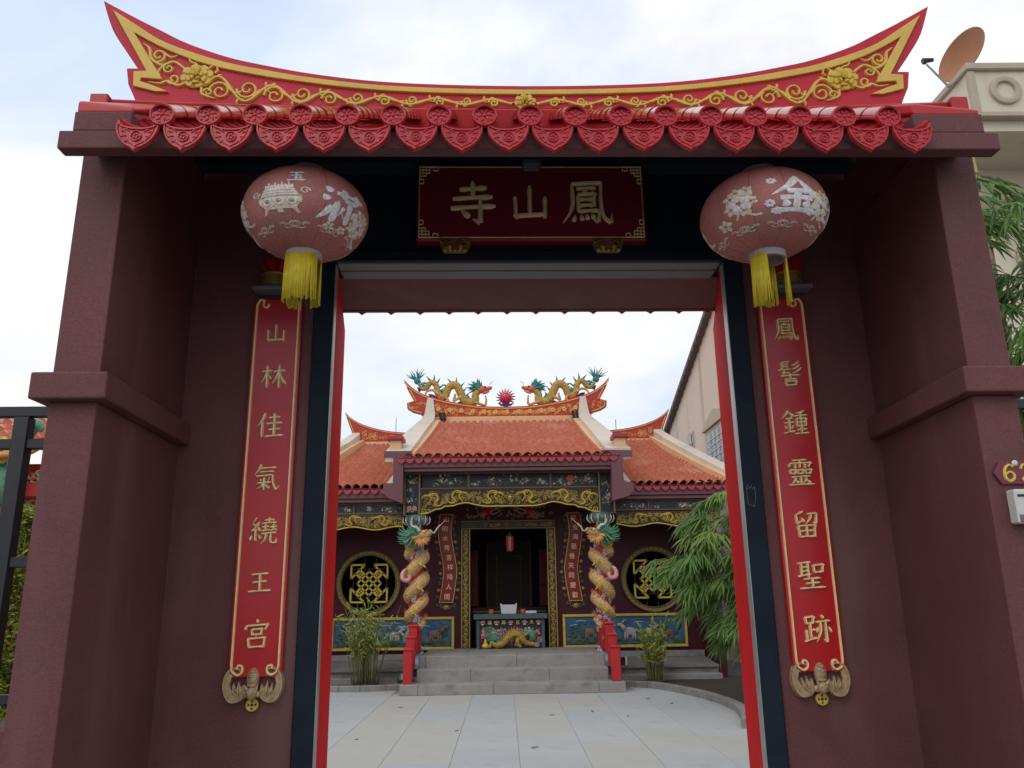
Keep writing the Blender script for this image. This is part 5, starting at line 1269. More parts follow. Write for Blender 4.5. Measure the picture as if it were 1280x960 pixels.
# ================================================================== ROOF DRAGONS, PEARL, FLOODLIGHTS
def roof_dragon(f, label):
    t = thing('roof_dragon', label, 'dragon statue', (f(-1.2), 19.12, 6.2), 'dragons on the temple ridge')
    Y = 19.13
    def px(u, v): return (f(-.55+(u-600)*.0197), Y, 6.05+(509-v)*.021)
    spine = [px(*p) for p in ((521, 475), (525, 482), (528, 484.5), (533, 483), (537, 477.5), (541, 477), (545, 481), (546.5, 489), (551, 494.5), (556.5, 493), (559.5, 485), (565, 480), (571, 481.5), (575.5, 490), (580.5, 499), (588, 502), (593.5, 499), (594, 492.5), (597.5, 488))]
    sp = catmull(spine, 6); n = len(sp); rad = [.03, .04, .05, .06, .07, .072, .075, .08, .085, .09, .095, .095, .10, .10, .105, .11, .105, .09, .08]
    m = MB(); m.tube(spine, rad, 12, 6); body = part('body', m, 'dragon_yellow', t, True)
    m = MB(); m.tube([(x, y-.015, z-.052) for x, y, z in sp[int(n*.36):int(n*.9)]], .062, 10); part('belly', m, 'dragon_belly', body, True)
    m = MB()
    for i in range(10, n-14, 4):
        a, b = Vector(sp[i-1]), Vector(sp[i+1]); d = (b-a).normalized(); up = Vector((-d.z, 0, d.x))
        s = 1 if f(1) > f(0) else -1
        if s < 0: up = -up
        p = Vector(sp[i])+up*.05; m.cone(p, p+up*.17-d*.07, .036, 5)
    part('back_fins', m, 'dragon_teal', body, kind='stuff')
    m = MB()
    c = Vector(px(521, 474))
    for i in range(13):
        a = R(lerp(160, 40, i/12)); s = 1 if f(1) > f(0) else -1
        L = .29+.07*math.sin(i*2.1); e = c+Vector((s*math.cos(a)*L, random.uniform(-.06, .06), math.sin(a)*L)); q = c.lerp(e, .5)+Vector((random.uniform(-.02, .02), 0, .0)); m.tube([c, q, e], [.022, .015, .003], 5, 3)
    m.ball(px(521, 475), (.085, .05, .085), 10, 7); part('tail_tuft', m, 'dragon_teal', t, True)
    # head
    m = MB(); h = Vector(px(603, 487)); s = 1 if f(1) > f(0) else -1
    m.ball(h+Vector((s*-.03, 0, .02)), (.13, .10, .10), 12, 8); m.tube([h+Vector((s*.03, 0, .03)), h+Vector((s*.13, 0, .045)), h+Vector((s*.21, 0, .055))], [.07, .05, .045], 10); m.ball(h+Vector((s*.21, 0, .065)), (.035, .05, .035), 8, 6)
    part('head', m, 'dragon_belly', t, True)
    m = MB(); m.tube([h+Vector((s*.0, 0, -.06)), h+Vector((s*.1, 0, -.045)), h+Vector((s*.17, 0, -.02))], [.05, .04, .02], 8); part('jaw', m, 'dragon_pink', t, True)
    m = MB()
    for i in range(18):
        a = R(lerp(95, 215, i/17)); L = .30+.06*math.sin(i*1.7); b = h+Vector((s*-.06, random.uniform(-.07, .07), .03)); e = b+Vector((s*math.cos(a)*L, random.uniform(-.05, .05), math.sin(a)*L*.7+.03)); m.tube([b, b.lerp(e, .5)+Vector((0, 0, .02)), e], [.035, .028, .004], 5, 3)
    part('mane', m, 'dragon_teal', t, True)
    m = MB()
    for y in (-.04, .04): m.tube([h+Vector((0, y, .08)), h+Vector((s*-.03, y, .15)), h+Vector((s*-.02, y, .22))], [.02, .016, .005], 6, 3); m.ball(h+Vector((s*.06, y*1.6, .075)), .025, 7, 5)
    part('horns', m, 'dragon_blue', t, True, kind='stuff')
    m = MB()
    for y in (-.03, .03): m.tube([h+Vector((s*.2, y, .08)), h+Vector((s*.18, y, .16)), h+Vector((s*.24, y, .21)), h+Vector((s*.28, y, .19 if y > 0 else .26))], [.007, .005, .003], 5, 4)
    part('whisker', m, 'horn_white', t, True, kind='stuff')
    m = MB(); 
    for P in (((591, 501), (600, 504), (606, 505.5), (607.5, 500), (606.5, 494)), ((577, 495), (571, 498), (567, 500), (569, 493), (567.5, 492)), ((548, 492), (541, 487), (534, 488), (531, 493)), ((556, 494), (560, 499), (559, 503))):
        m.tube([(px(*p)[0], Y-.06, px(*p)[2]) for p in P], [.045, .035, .03, .016], 7, 4)
    part('legs', m, 'dragon_ochre', t, True, kind='stuff')
    m = MB()
    for P in (((572, 501), (577, 502), (581, 505)), ((535, 491), (540, 493), (544, 497)), ((521, 482), (525, 486))):
        m.tube([(px(*p)[0], Y+.03, px(*p)[2]) for p in P], [.012, .05, .06], 8, 4)
    part('cloud_support', m, 'dragon_blue', t, True, kind='stuff')
roof_dragon(lambda x: x, 'yellow and teal dragon on the temple ridge left of the red pearl')
roof_dragon(lambda x: 2*.11-x, 'yellow and teal dragon on the temple ridge right of the red pearl')
t = thing('flaming_pearl', 'red flaming pearl on a blue cloud at the ridge centre', 'ornament', (.08, 19.12, 6.06))
m = MB(); m.ball((.08, 19.12, 6.31), .155, 20, 14); pr = part('pearl', m, 'pearl_red', t, True)
for i in range(13):
    a = R(-35)+R(250)*i/12; m = MB(); c, s_ = math.cos(a), math.sin(a); m.tube([(.08+.13*c, 19.12, 6.31+.13*s_), (.08+.19*c-.012*s_, 19.12, 6.31+.19*s_+.012*c), (.08+.25*c, 19.12, 6.31+.25*s_)], [.03, .02, .003], 6, 3); part('flame', m, 'pearl_red', pr, True)
m = MB(); m.tube([(-.1, 19.1, 6.17), (-.02, 19.1, 6.13), (.08, 19.1, 6.16), (.18, 19.1, 6.13), (.26, 19.1, 6.17)], [.012, .035, .04, .035, .01], 7, 4); m.tube([(.08, 19.12, 6.16), (.08, 19.12, 6.06)], [.05, .07], 8); part('cloud_stand', m, 'dragon_blue', t, True)
for x, lab in ((-1.5, 'small black floodlight at the left end of the temple ridge'), (1.72, 'small black floodlight at the right end of the temple ridge')):
    t = thing('floodlight', lab, 'floodlight', (x, 18.9, 5.72), 'floodlights under the temple ridge')
    for k in (0, 1):
        m = MB(); m.hexa([(x+k*.09-.03, 18.84, 5.74), (x+k*.09+.03, 18.84, 5.74), (x+k*.09+.04, 18.95, 5.74), (x+k*.09-.02, 18.95, 5.74), (x+k*.09-.05, 18.82, 5.9), (x+k*.09+.01, 18.82, 5.9), (x+k*.09+.02, 18.93, 5.9), (x+k*.09-.04, 18.93, 5.9)]); part('lamp_head', m, 'iron', t)
    bpart('bracket', 'iron', t, x-.03, x+.12, 18.9, 18.93, 5.70, 5.74)
for x, z0, z1 in ((-2.62, 5.45, 5.85), (2.78, 5.45, 5.75)):
    t = thing('lightning_rod', 'thin rod standing on the wing ridge, '+('left' if x < 0 else 'right')+' side', 'rod', (x, 19.2, 5.45), 'rods on the wing ridges')
    m = MB(); m.tube([(x, 19.2, 5.44), (x, 19.2, z1)], .008, 5); part('rod', m, 'iron', t)

# ================================================================== DRAGON COLUMNS
def dragon_column(cx, f, label):
    cy = 15.78; t = thing('dragon_column', label, 'column', (cx, cy, .563), 'dragon columns at the temple porch')
    m = MB(); m.lathe([(.0, 0), (.2, 0), (.21, .08), (.18, .16), (.16, .3)], 8, (cx, cy, .3)); part('plinth', m, 'cloud_blue', t)
    m = MB(); m.lathe([(.125, .45), (.125, 2.95)], 28, (cx, cy, 0)); sh = part('shaft', m, 'column_red', t, True)
    m = MB(); rs = random.Random(8)
    for i in range(80):
        a = rs.uniform(PI, 2*PI) if i < 66 else rs.uniform(0, PI); z = rs.uniform(.5, 2.75)
        Mc = lambda u, v, c: (cx+(.127+c)*math.cos(a+u/.127), cy+(.127+c)*math.sin(a+u/.127), z+v)
        m.stroke(spiral(0, 0, rs.uniform(.03, .055), .01, rs.uniform(0, 6), rs.choice((-1, 1))*1.1, 9), .028, .022, Mc)
    part('cloud_relief', m, 'cloud_blue', sh, 'auto', kind='stuff')
    m = MB()
    for i in range(9):
        a = 2*PI*i/9; m.ball((cx+.165*math.cos(a), cy+.165*math.sin(a), 3.02), (.085, .085, .095), 9, 7)
    m.lathe([(.0, .0), (.2, .0), (.22, .05), (.22, .16), (.2, .2), (.0, .2)], 18, (cx, cy, 2.93)); part('capital', m, 'capital_green', t, True)
    for i in range(6):
        a = PI+PI*(i+.5)/6; m = MB(); m.tube([(cx+.2*math.cos(a), cy+.2*math.sin(a), 2.93), (cx+.27*math.cos(a), cy+.27*math.sin(a), 3.0), (cx+.26*math.cos(a), cy+.26*math.sin(a), 3.09)], [.01, .012, .005], 5, 4); part('capital_rib', m, 'horn_white', t, True)
    # coils: from the tail near the rail up to the head
    pts = []; N = 150; turns = 4.15; a_end = -PI/2-f*.55
    for i in range(N+1):
        k = i/N; a = a_end-f*turns*2*PI*(1-k); r = .135+.015*math.sin(k*23); pts.append((cx+r*math.cos(a), cy+r*math.sin(a), .86+1.66*k+.07*math.sin(a+PI/2)*f))
    m = MB(); m.tube(pts, [.03, .06, .085, .10, .11, .118, .12, .12, .12, .118, .105], 12); body = part('dragon_body', m, 'dragon_ochre', t, True)
    m = MB()
    for i in range(6, N-2, 3):
        p = Vector(pts[i]); d = (p-Vector((cx, cy, p.z))).normalized(); q = p+d*.05+Vector((0, 0, .085)); m.cone(q, q+d*.05+Vector((0, 0, .07)), .022, 4)
    part('back_fins', m, 'dragon_belly', body, kind='stuff')
    for k, an in ((.20, -PI/2-.2*f), (.46, -PI/2+.2*f), (.72, -PI/2+.3*f)):
        z = .98+1.7*k; m = MB(); b = Vector((cx+.2*math.cos(an), cy+.2*math.sin(an), z)); o_ = Vector((math.cos(an), math.sin(an), 0))
        e = b+o_*.10+Vector((f*.07, 0, -.03)); m.tube([b+o_*.06, e], [.03, .022], 7)
        for q in range(4): m.tube([e, e+Vector((f*.04*math.cos(q*1.2), -.03, .05*math.sin(q*1.4-1))), e+Vector((f*.065*math.cos(q*1.2), -.015, .08*math.sin(q*1.4-1)))], [.016, .014, .003], 5)
        part('claw', m, 'flower_gold', body, True)
    m = MB(); b = Vector((cx-f*.17, cy-.2, 1.98)); m.tube([b+Vector((0, 0, .12)), b+Vector((-f*.06, -.03, .04)), b+Vector((-f*.05, -.06, -.07)), b+Vector((f*.05, -.07, -.09)), b+Vector((f*.08, -.06, -.01)), b+Vector((f*.03, -.06, .0))], [.025, .04, .045, .04, .03, .012], 9, 4); part('curled_fin', m, 'dragon_pink', body, True)
    m = MB()
    for q in range(9): m.tube([(cx-f*.10, cy-.2, .98), (cx-f*(.16-.02*q), cy-.26, .86), (cx-f*(.14-.03*q), cy-.27, .70+.01*q)], [.03, .026, .005], 6, 3)
    part('tail_tuft', m, 'dragon_green', t, True)
    # head turned inwards
    h = Vector((cx+f*.10, cy-.30, 2.70))
    m = MB(); m.tube([Vector(pts[-1]), Vector(pts[-1])+Vector((-f*.03, -.06, .10)), h+Vector((-f*.08, .03, .0)), h], [.11, .115, .12, .12], 12, 4); m.ball(h, (.14, .13, .12), 14, 10); part('neck', m, 'dragon_ochre', t, True)
    m = MB(); m.tube([h+Vector((f*.03, -.06, .03)), h+Vector((f*.12, -.11, .02)), h+Vector((f*.19, -.14, .06)), h+Vector((f*.22, -.15, .10))], [.085, .07, .06, .035], 10, 4)
    for y in (-.035, .035): m.ball(h+Vector((f*.205, -.15+y, .085)), (.035, .03, .03), 8, 6)
    part('snout', m, 'bronze', t, True)
    m = MB(); m.tube([h+Vector((f*.03, -.07, -.08)), h+Vector((f*.12, -.12, -.11)), h+Vector((f*.17, -.14, -.07))], [.05, .04, .02], 9, 3); part('jaw', m, 'dragon_pink', t, True)
    m = MB(); rs = random.Random(6)
    for i in range(30):
        a = lerp(-3.0, .9, i/29); L = rs.uniform(.09, .16); b = h+Vector((f*(.03+.05*math.cos(a)), -.12, -.01+.06*math.sin(a))); e = b+Vector((f*L*math.cos(a), rs.uniform(-.09, 0), L*math.sin(a))); m.tube([b, b.lerp(e, .5)+Vector((0, -.02, .01)), e], [.020, .017, .003], 5, 2)
    part('beard', m, 'petal_gold', t, True)
    m = MB(); rs = random.Random(5)
    for i in range(64):
        a = lerp(R(85), R(262), i/63); L = rs.uniform(.26, .44); b = h+Vector((-f*.03, rs.uniform(-.10, .06), .0)); e = b+Vector((f*math.cos(a)*L, rs.uniform(-.12, .08), math.sin(a)*L*.62)); m.tube([b, b.lerp(e, .4)+Vector((0, -.03, .04)), b.lerp(e, .75)+Vector((0, -.02, -.02)), e+Vector((0, 0, .02))], [.022, .020, .015, .003], 6, 3)
    part('mane', m, 'dragon_green', t, True)
    m = MB()
    for y in (-.09, .05): m.tube([h+Vector((-f*.0, y-.05, .09)), h+Vector((-f*.06, y-.08, .16)), h+Vector((-f*.13, y-.10, .18)), h+Vector((-f*.17, y-.12, .28))], [.028, .024, .018, .005], 7, 4)
    part('horn', m, 'horn_white', t, True, kind='stuff')
    for k, y in enumerate((-.06, .05)):
        m = MB(); m.tube([h+Vector((f*.22, y-.14, .08)), h+Vector((f*.28, y-.16, .05)), h+Vector((f*.34, y-.18, .14)), h+Vector((f*(.40+.1*k), y-.18, .2+.1*k))], [.010, .008, .006, .003], 5, 5); part('whisker', m, 'horn_white', t, True)
    for y in (-.075, .03):
        m = MB(); m.ball(h+Vector((f*.085, y-.09, .075)), .035, 10, 7); part('eye', m, 'yellow_rim', t, True)
dragon_column(-1.70, 1, 'gilded dragon wound round a red porch column left of the steps')
dragon_column(1.885, -1, 'gilded dragon wound round a red porch column right of the steps')

# ================================================================== RED STAIR RAILS
def rail(x, label):
    t = thing('stair_rail', label, 'balustrade', (x, 14.3, .167), 'red rails beside the steps')
    for y0, y1, z0, z1 in ((14.24, 14.42, .169, .70), (14.62, 14.8, .37, .88), (14.98, 15.12, .565, 1.06)):
        bpart('post', 'rail_red', t, x-.075, x+.075, y0, y1, z0, z1, c=.008); bpart('post_cap', 'rail_red', t, x-.09, x+.09, y0-.015, y1+.015, z1, z1+.04, c=.01)
    for y0, y1, z0, z1 in ((14.42, 14.62, .24, .60), (14.8, 14.98, .42, .80), (15.12, 15.6, .62, .98)): bpart('panel', 'rail_red', t, x-.04, x+.04, y0, y1, z0, z1)
    for y0, y1, z0, z1 in ((15.12, 15.6, .98, 1.06),): bpart('handrail', 'rail_red', t, x-.07, x+.07, y0, y1, z0, z1, c=.01)
    bpart('post', 'rail_red', t, x-.075, x+.075, 15.6, 15.74, .565, 1.06, c=.008); bpart('end_block', 'rail_red', t, x-.06, x+.06, 15.74, 16.0, .565, .78, c=.01)
rail(-1.655, 'red stepped balustrade on the left side of the granite steps'); rail(1.875, 'red stepped balustrade on the right side of the granite steps')
t = thing('stone_jar', 'small dark stone jar beside the left stair rail', 'jar', (-1.83, 15.5, .1)); m = MB(); m.lathe([(.0, 0), (.1, 0), (.14, .1), (.1, .2), (.12, .25), (.0, .25)], 14, (-1.85, 15.45, .045)); part('jar_body', m, 'capital_green', t, 'auto')
t = thing('ground_lamp', 'small black and yellow lamp on the slate right of the stair rail', 'lamp', (2.22, 16.0, .27)); bpart('lamp_body', 'iron', t, 2.19, 2.27, 15.97, 16.05, .275, .42, c=.008); bpart('lamp_glass', 'gilt_pale', t, 2.275, 2.31, 15.98, 16.04, .275, .43, c=.004)

# ================================================================== PLANTS
def upright_plant(base, n, h, spread, label, seed, leafy, name='potted_reed'):
    rs = random.Random(seed); t = thing('reed_clump', label, 'plant', base, 'green clumps before the temple'); bx0, by0, bz0 = base
    ms = MB(); tips = []
    for i in range(n):
        a = rs.uniform(0, 2*PI); r = rs.uniform(0, .16)*spread; hh = h*rs.uniform(.55, 1.0); lean = rs.uniform(.04, .26)*spread
        p0 = Vector((bx0+r*math.cos(a), by0+r*math.sin(a), bz0-.02)); p2 = p0+Vector((lean*math.cos(a), lean*math.sin(a), hh)); p1 = p0.lerp(p2, .5)+Vector((0, 0, .03))-Vector((lean*.15*math.cos(a), lean*.15*math.sin(a), 0))
        ms.tube([p0, p1, p2], [.010, .008, .004], 5, 3); tips.append((p0, p1, p2))
    part('stems', ms, 'shrub_stem', t, True, kind='stuff')
    ml = MB()
    for p0, p1, p2 in tips:
        for k in range(leafy):
            q = rs.uniform(.45, 1.0); p = (p0.lerp(p1, q*2) if q < .5 else p1.lerp(p2, q*2-1)); a = rs.uniform(0, 2*PI)
            ml.leaf(p, (math.cos(a)*.7, math.sin(a)*.7, rs.uniform(.2, 1.0)), rs.uniform(.10, .19), rs.uniform(.03, .05), (rs.gauss(0, .4), rs.gauss(0, .4), 1), .15)
    part('leaves', ml, 'shrub_leaf', t, kind='stuff', normals=False)
    m = MB(); m.lathe([(.0, -.03), (.2, -.03), (.22, .03), (.17, .04), (.0, .045)], 14, (bx0, by0, bz0)); part('earth_mound', m, 'soil', t)
upright_plant((-2.56, 15.38, .045), 48, 1.5, 1.55, 'tall feathery green clump left of the steps before the goat panel', 3, 9)
upright_plant((2.68, 15.2, .045), 34, 1.15, .95, 'slim green clump right of the steps before the goat panel', 5, 10)

def bamboo(base, sprays, canes, label, seed, leafmat, L=(.16, .26), name='bamboo', nleaf=46):
    rs = random.Random(seed); t = thing(name, label, 'bamboo', base)
    for P, r in canes:
        m = MB(); m.tube(P, [r, r*.9, r*.6, r*.25], 8, 6)
        pp = catmull(P, 6)
        for i in range(2, len(pp)-1, 3): m.ball(pp[i], (r*1.15, r*1.15, r*.35), 8, 5)
        part('cane', m, 'bamboo_cane', t, True)
    for (x, y, z), d, size in sprays:
        ms = MB(); D = Vector(d).normalized(); p0 = Vector((x, y, z)); tw = [p0]
        for i in range(5): tw.append(tw[-1]+D*size*.22+Vector((rs.gauss(0, .02), rs.gauss(0, .02), -.02*i*size)))
        ms.tube([tuple(p) for p in tw], [.008, .003], 5, 2)
        ml = MB()
        for c_ in range(max(3, int(nleaf*size))):
            q = rs.random()**.6*(len(tw)-1); j = min(int(q), len(tw)-2); p = tw[j].lerp(tw[j+1], q-j)+Vector((rs.gauss(0, .04), rs.gauss(0, .07), rs.gauss(0, .05)))*size
            turn = rs.gauss(0, .45); n_ = rs.randint(4, 8)
            for i in range(n_):
                a = turn+lerp(-.85, .85, i/(n_-1))+rs.gauss(0, .1); el = -.28-.75*abs(i/(n_-1)-.5)+rs.gauss(0, .22)
                dd = Vector((D.x*math.cos(a)-D.y*math.sin(a), D.x*math.sin(a)+D.y*math.cos(a), el))
                ml.leaf(p, dd, rs.uniform(*L), rs.uniform(.026, .042)*(L[1]/.36), (rs.gauss(0, .35), rs.gauss(0, .35), 1), rs.uniform(.2, .6))
        sp_ = part('leaf_spray', ml, leafmat if rs.random() < .8 else 'bamboo_leaf_pale', t, kind='stuff', normals=False); part('twig', ms, 'shrub_stem', sp_, True)
    return t
rs = random.Random(17); spr = []
for z, xl in ((3.0, 3.2), (2.85, 2.9), (2.72, 2.75), (2.6, 2.8), (2.42, 2.62), (2.3, 2.72), (2.15, 2.5), (2.05, 2.34), (1.95, 2.25), (1.85, 2.3), (1.7, 2.5), (1.55, 2.6), (1.4, 2.68), (1.25, 2.85), (1.1, 2.95), (.95, 3.1)):
    for k in range(3):
        spr.append(((xl+.62+.45*k*rs.uniform(.7, 1.2), rs.uniform(11.6, 12.6), z+.1+rs.gauss(0, .05)), (-1, rs.gauss(-.2, .35), rs.uniform(-.25, .1)), rs.uniform(.45, .65)))
bamboo((3.9, 12.4, .04), spr, [([(3.9, 12.4, .04), (3.8, 12.3, 1.2), (3.65, 12.2, 2.3), (3.4, 12.1, 3.0)], .022), ([(4.05, 12.6, .04), (4.0, 12.55, 1.4), (3.75, 12.5, 2.6), (3.4, 12.4, 3.1)], .02), ([(3.75, 12.1, .04), (3.6, 12.0, 1.0), (3.3, 11.9, 1.8), (3.0, 11.8, 2.1)], .018)], 'bushy bamboo with drooping leaves inside the gate on the right', 9, 'bamboo_leaf', (.20, .36), nleaf=19)
rs = random.Random(27); spr = []
for i in range(34):
    z = rs.uniform(3.0, 4.65); spr.append(((rs.uniform(4.35, 5.1), rs.uniform(6.4, 7.2), z), (rs.gauss(-.2, .8), rs.gauss(-.3, .6), rs.uniform(-.3, .3)), rs.uniform(.7, 1.1)))
for x, z in ((4.45, 5.35), (4.38, 4.95), (4.62, 5.2), (4.3, 5.0)): spr.append(((x, 6.7, z), (.6, -.2, -.5), .6))
bamboo((4.6, 6.9, 0), spr, [([(4.5, 6.9, 0), (4.42, 6.8, 2), (4.30, 6.75, 3.9), (4.22, 6.7, 5.0), (4.4, 6.7, 5.5)], .035), ([(4.7, 7.0, 0), (4.68, 7.0, 2.5), (4.62, 6.9, 5.0), (4.6, 6.9, 5.9)], .03)], 'bamboo with pale canes outside the gate at the right edge', 19, 'bamboo_leaf', (.2, .36), nleaf=13)

# ================================================================== NEIGHBOURING HOUSES
t = thing('neighbour_house', 'pink beige gable wall with water stains behind the temple on the right', 'house', (7.0, 22, 0))
m = MB(); m.prism([(15.5, -.02), (30, -.02), (30, 5.55), (20.1, 8.62), (17.2, 9.5), (15.5, 8.9)], 5.5, 8.4, lambda a, b, c: (c, a, b)); part('wall', m, 'neighbour_wall', t)
def rake(y0, z0, y1, z1, n):
    me = MB(); L = math.hypot(y1-y0, z1-z0)/n
    me.hexa([(5.32, 0, -.02), (8.5, 0, -.02), (8.5, L*1.12, -.02), (5.32, L*1.12, -.02), (5.32, 0, .15), (8.5, 0, .15), (8.5, L*1.12, .03), (5.32, L*1.12, .03)])
    sm = shared(me, 'roof_tile_course', 'neighbour_tile'); an = math.atan2(z1-z0, y1-y0)
    for i in range(n):
        piece('roof_tile_course', sm, t, (0, lerp(y0, y1, i/n), lerp(z0, z1, i/n)+.02), (an, 0, 0))
rake(30.1, 5.52, 17.2, 9.52, 34)
wf = bpart('window_frame', 'house_trim', t, 5.42, 5.56, 18.7, 20.95, 4.15, 5.75)
bpart('window_pane', 'glass_dark', wf, 5.40, 5.43, 18.85, 20.78, 4.3, 5.6)
for k in range(7):
    z = 4.45+k*.16; bpart('grille_bar', 'white_metal', wf, 5.385, 5.395, 18.85, 20.78, z, z+.02)
for k in range(4):
    y = 19.2+k*.4; bpart('grille_bar', 'white_metal', wf, 5.37, 5.38, y, y+.02, 4.3, 5.6)
m = MB(); m.prism([(18.6, 5.75), (21.1, 5.75), (20.9, 5.88), (19.85, 6.15), (18.7, 5.88)], 5.36, 5.5, lambda a, b, c: (c, a, b)); part('window_pediment', m, 'house_trim', wf)
wf = bpart('window_frame', 'house_trim', t, 5.45, 5.53, 22.5, 23.15, 5.45, 6.1); bpart('window_pane', 'glass_dark', wf, 5.43, 5.455, 22.6, 23.05, 5.52, 6.03); bpart('window_mullion', 'house_trim', wf, 5.42, 5.44, 22.5, 23.15, 5.75, 5.79)

HX, HY = 8.2, 12.0
t = thing('balcony_house', 'cream house with balcony parapet and ring ornament right of the gate', 'house', (11, 14, 0))
pp = bpart('balcony_parapet', 'house_plaster', t, HX, 15, HY, HY+1.1, 9.5, 10.32)
bpart('parapet_cap', 'house_trim', t, HX-.06, 15.1, HY-.07, HY+1.1, 10.32, 10.46, c=.02)
bpart('parapet_corner', 'house_trim', t, HX-.02, HX+.1, HY-.03, HY+.08, 9.5, 10.32, c=.01)
bpart('parapet_foot', 'house_trim', t, HX-.05, 15, HY-.05, HY+1.1, 9.4, 9.5, c=.015)
m = MB(); m.lathe([(.16, .0), (.28, .0), (.27, .05), (.22, .065), (.17, .05), (.16, .0)], 32); m.v = [(8.78+x, HY-z, 9.93+y) for x, y, z in m.v]; part('ring_ornament', m, 'house_trim', pp, 'auto')
bpart('balcony_slab', 'house_plaster', t, HX+.05, 15, HY+.1, HY+2.6, 9.2, 9.4)
bpart('main_wall', 'house_plaster', t, HX-.1, 16, HY+1.4, HY+8, 0, 9.2)
bpart('cornice', 'house_trim', t, HX-.16, 16, HY+1.3, HY+1.4, 8.35, 8.55, c=.02)
m = MB(); ap = [(9.45, 5.6), (11.0, 5.6), (11.0, 7.3)]+[(10.225+.775*math.cos(R(a)), 7.3+.775*math.sin(R(a))) for a in range(15, 180, 15)]+[(9.45, 7.3)]
m.prism(ap, .002, .03, plane(HY+1.4)); aw = part('arched_window', m, 'glass_dark', t)
m = MB(); m.stroke(ap[2:], .12, .08, plane(HY+1.37)); part('arch_trim', m, 'house_trim', aw)
bpart('window_frame', 'white_metal', aw, 9.5, 9.6, HY+1.3, HY+1.36, 5.6, 7.3); bpart('window_frame', 'white_metal', aw, 9.6, 10.9, HY+1.3, HY+1.36, 6.6, 6.72)
t = thing('satellite_dish', 'rust brown satellite dish on the cream house parapet', 'satellite dish', (8.35, 12.4, 10.46))
m = MB(); pr = []
for i in range(9):
    r = .5*i/8; pr.append((r, .17*(r/.5)**2))
prof = pr+[(r, z-.015) for r, z in reversed(pr)]
m.lathe(prof, 36); Q = Vector((-.92, -.30, .23)).normalized().to_track_quat('Z', 'Y').to_matrix(); c = Vector((8.56, 12.45, 10.93)); m.v = [tuple(Q @ Vector(p)+c) for p in m.v]; ds = part('reflector', m, 'dish_rust', t, 'auto')
m = MB(); low = c+Q @ Vector((0, -.5, .1)); e = Vector((7.62, 12.2, 10.62)); s0 = Vector((7.98, 12.25, 10.2)); m.tube([s0, e], [.022, .016], 6); part('feed_arm', m, 'steel', t)
m = MB(); m.tube([e+Vector((-.06, 0, .07)), e+Vector((.13, 0, .09))], [.05, .035], 8); m.tube([e+Vector((-.03, 0, .02)), e+Vector((-.02, 0, .1))], [.04, .04], 6); part('feed_horn', m, 'iron', t)
m = MB(); m.tube([(8.75, 12.6, 10.3), c+Vector((.06, .06, 0))], .035, 8); m.tube([s0, (8.3, 12.4, 10.44)], .025, 6); part('mast', m, 'steel', t)
t = thing('water_tank', 'blue rooftop cover behind the cream parapet', 'tank', (9.75, 13.5, 10.2)); m = MB(); m.lathe([(.0, .75), (.2, .72), (.5, .55), (.75, .2), (.8, .0)], 20, (9.85, 13.4, 10.45)); part('tank_lid', m, 'tank_blue', t, True)

# ================================================================== LEFT OF THE GATE, SEEN THROUGH THE FENCE
t = thing('joss_furnace', 'red and gold relief pavilion seen through the left fence', 'pavilion', (-5.6, 8.6, 0))
bpart('base', 'kerb_stone', t, -6.9, -4.45, 8.2, 9.9, -.02, .7, c=.02)
bpart('body', 'shrine_red', t, -6.6, -4.66, 8.5, 9.6, .7, 3.0)
bpart('cornice', 'shrine_red', t, -6.75, -4.58, 8.35, 9.7, 2.62, 2.78, c=.02)
m = MB(); rs = random.Random(2); curls(m, 120, -6.5, -4.7, lambda x: 2.2, lambda x: 2.98, plane(8.5), rs, (.05, .1), .035, .04); part('gold_relief', m, 'frame_gold', t, 'auto', kind='stuff')
m = MB(); curls(m, 70, -6.5, -4.7, lambda x: 2.05, lambda x: 2.98, plane(8.5), rs, (.03, .06), .03, .05); part('white_relief', m, 'petal_white', t, 'auto', kind='stuff')
m = MB(); curls(m, 40, -6.5, -4.7, lambda x: 2.4, lambda x: 2.98, plane(8.5), rs, (.04, .07), .04, .05); part('pink_relief', m, 'dragon_pink', t, 'auto', kind='stuff')
tiled('roof', (-7.0, 8.1, 3.05), (-4.72, 8.1, 3.05), (-6.7, 9.1, 3.62), (-4.95, 9.1, 3.62), 14, 7, .06, t)
m = MB(); m.tube([(-6.9, 8.05, 3.02), (-5.8, 8.05, 3.0), (-4.9, 8.05, 3.03), (-4.66, 8.05, 3.15)], [.05, .05, .04, .02], 8, 4); part('eave_roll', m, 'shrine_roof', t, True)
t = thing('green_dragon', 'green dragon figure on the pavilion behind the left fence', 'dragon statue', (-5.3, 8.3, 2.7)); m = MB(); m.tube([(-6.0, 8.25, 2.5), (-5.6, 8.2, 2.62), (-5.32, 8.2, 2.5), (-5.12, 8.2, 2.72), (-5.2, 8.2, 3.0), (-5.02, 8.2, 3.18), (-4.88, 8.2, 3.36), (-4.8, 8.2, 3.3)], [.05, .09, .1, .1, .09, .085, .07, .03], 10, 6); part('body', m, 'dragon_green', t, True)
m = MB(); m.tube([(-5.14, 8.12, 3.2), (-5.05, 8.1, 3.06), (-5.12, 8.1, 2.95)], [.04, .05, .03], 7, 4); part('gold_leg', m, 'flower_gold', t, True)
rs = random.Random(33)
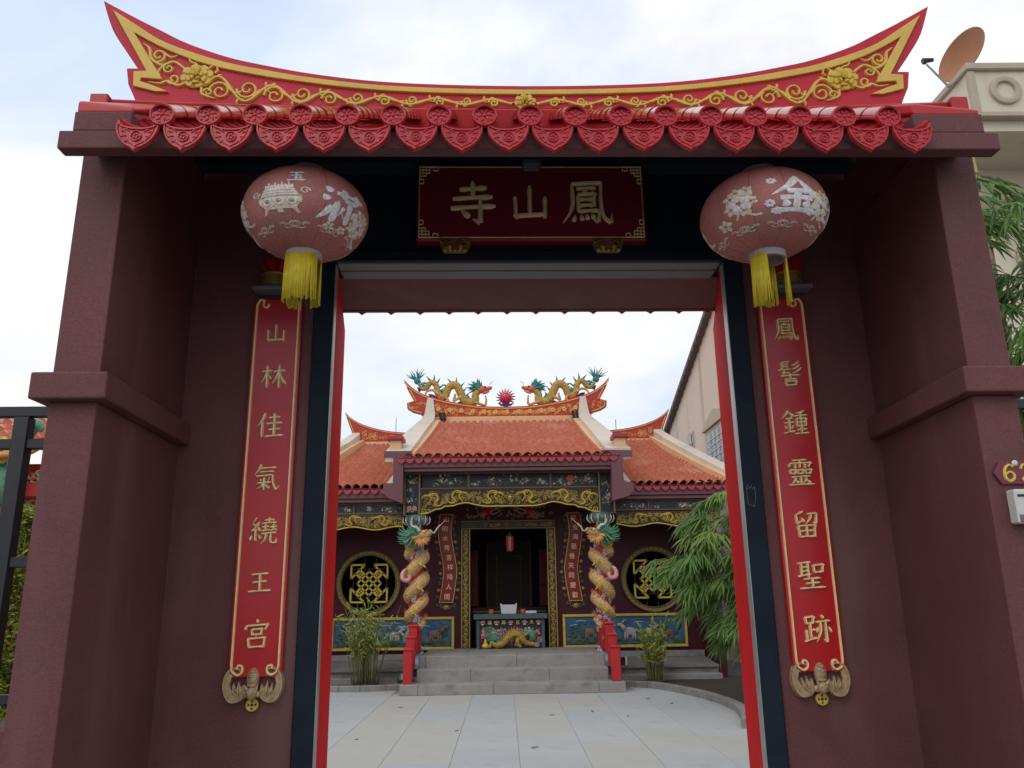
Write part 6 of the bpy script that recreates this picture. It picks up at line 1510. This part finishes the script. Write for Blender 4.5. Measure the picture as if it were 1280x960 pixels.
for k, (x, y, h, w, lab) in enumerate(((-4.62, 7.9, 2.45, .42, 'tall yellow green hedge shrub right behind the left fence'), (-5.35, 7.7, 2.35, .5, 'yellow green hedge shrub at the left picture edge behind fence'))):
    t = thing('hedge_shrub', lab, 'shrub', (x, y, 0), 'shrubs behind the left fence')
    m = MB()
    for i in range(6): a = rs.uniform(0, 6.3); m.tube([(x, y, -.02), (x+.1*math.cos(a), y+.1*math.sin(a), h*.45), (x+.2*math.cos(a), y+.2*math.sin(a), h*.9)], [.02, .014, .005], 6, 3)
    part('stems', m, 'shrub_stem', t, True, kind='stuff')
    m = MB()
    for i in range(4200):
        z = rs.uniform(.35, h); r = w*(1-.35*abs(z-h*.5)/(h*.5))*math.sqrt(rs.random()); a = rs.uniform(0, 2*PI)
        r *= .75+.3*math.sin(z*9+a*3)
        m.leaf((x+r*math.cos(a), y+r*math.sin(a), z), (math.cos(a)+rs.gauss(0, .5), math.sin(a)+rs.gauss(0, .5), rs.uniform(.0, 1)), rs.uniform(.07, .12), rs.uniform(.03, .05), (rs.gauss(0, .5), rs.gauss(0, .5), 1), .2)
    part('foliage', m, 'shrub_leaf', t, kind='stuff', normals=False)

# a few fallen leaves on the paving
rs = random.Random(12); lf = MB(); lf.leaf((-.06, 0, .004), (1, 0, .05), .12, .03, (0, 0, 1), .02); lm = shared(lf, 'fallen_leaf', 'shrub_stem')
for x, y in ((-1.55, 12.6), (-1.72, 9.9), (.62, 11.6), (1.2, 11.9), (1.62, 11.4), (2.2, 13.2), (-.6, 10.4), (2.45, 12.6), (.3, 9.2)):
    o = bpy.data.objects.new('fallen_leaf', lm); COL.objects.link(o); o.location = (x, y, .003); o.rotation_euler = (0, 0, rs.uniform(0, 6.3)); o.scale = (rs.uniform(.6, 1.1),)*3
    tag(o, 'small dry leaf lying on the pale courtyard paving', 'leaf', 'fallen leaves on the paving')

# boundary walls of the court
for x0, x1, y1, lab in ((-7.4, -7.2, 22.0, 'plain maroon boundary wall on the left side of the court'), (7.2, 7.4, 15.4, 'plain maroon boundary wall on the right side of the court')):
    t = thing('boundary_wall', lab, 'wall', ((x0+x1)/2, 10, 0))
    bpart('wall_body', 'gate_paint', t, x0, x1, 3.6, y1, -.03, 2.1); bpart('coping', 'kerb_stone', t, x0-.05, x1+.05, 3.6, y1, 2.1, 2.18, c=.01)
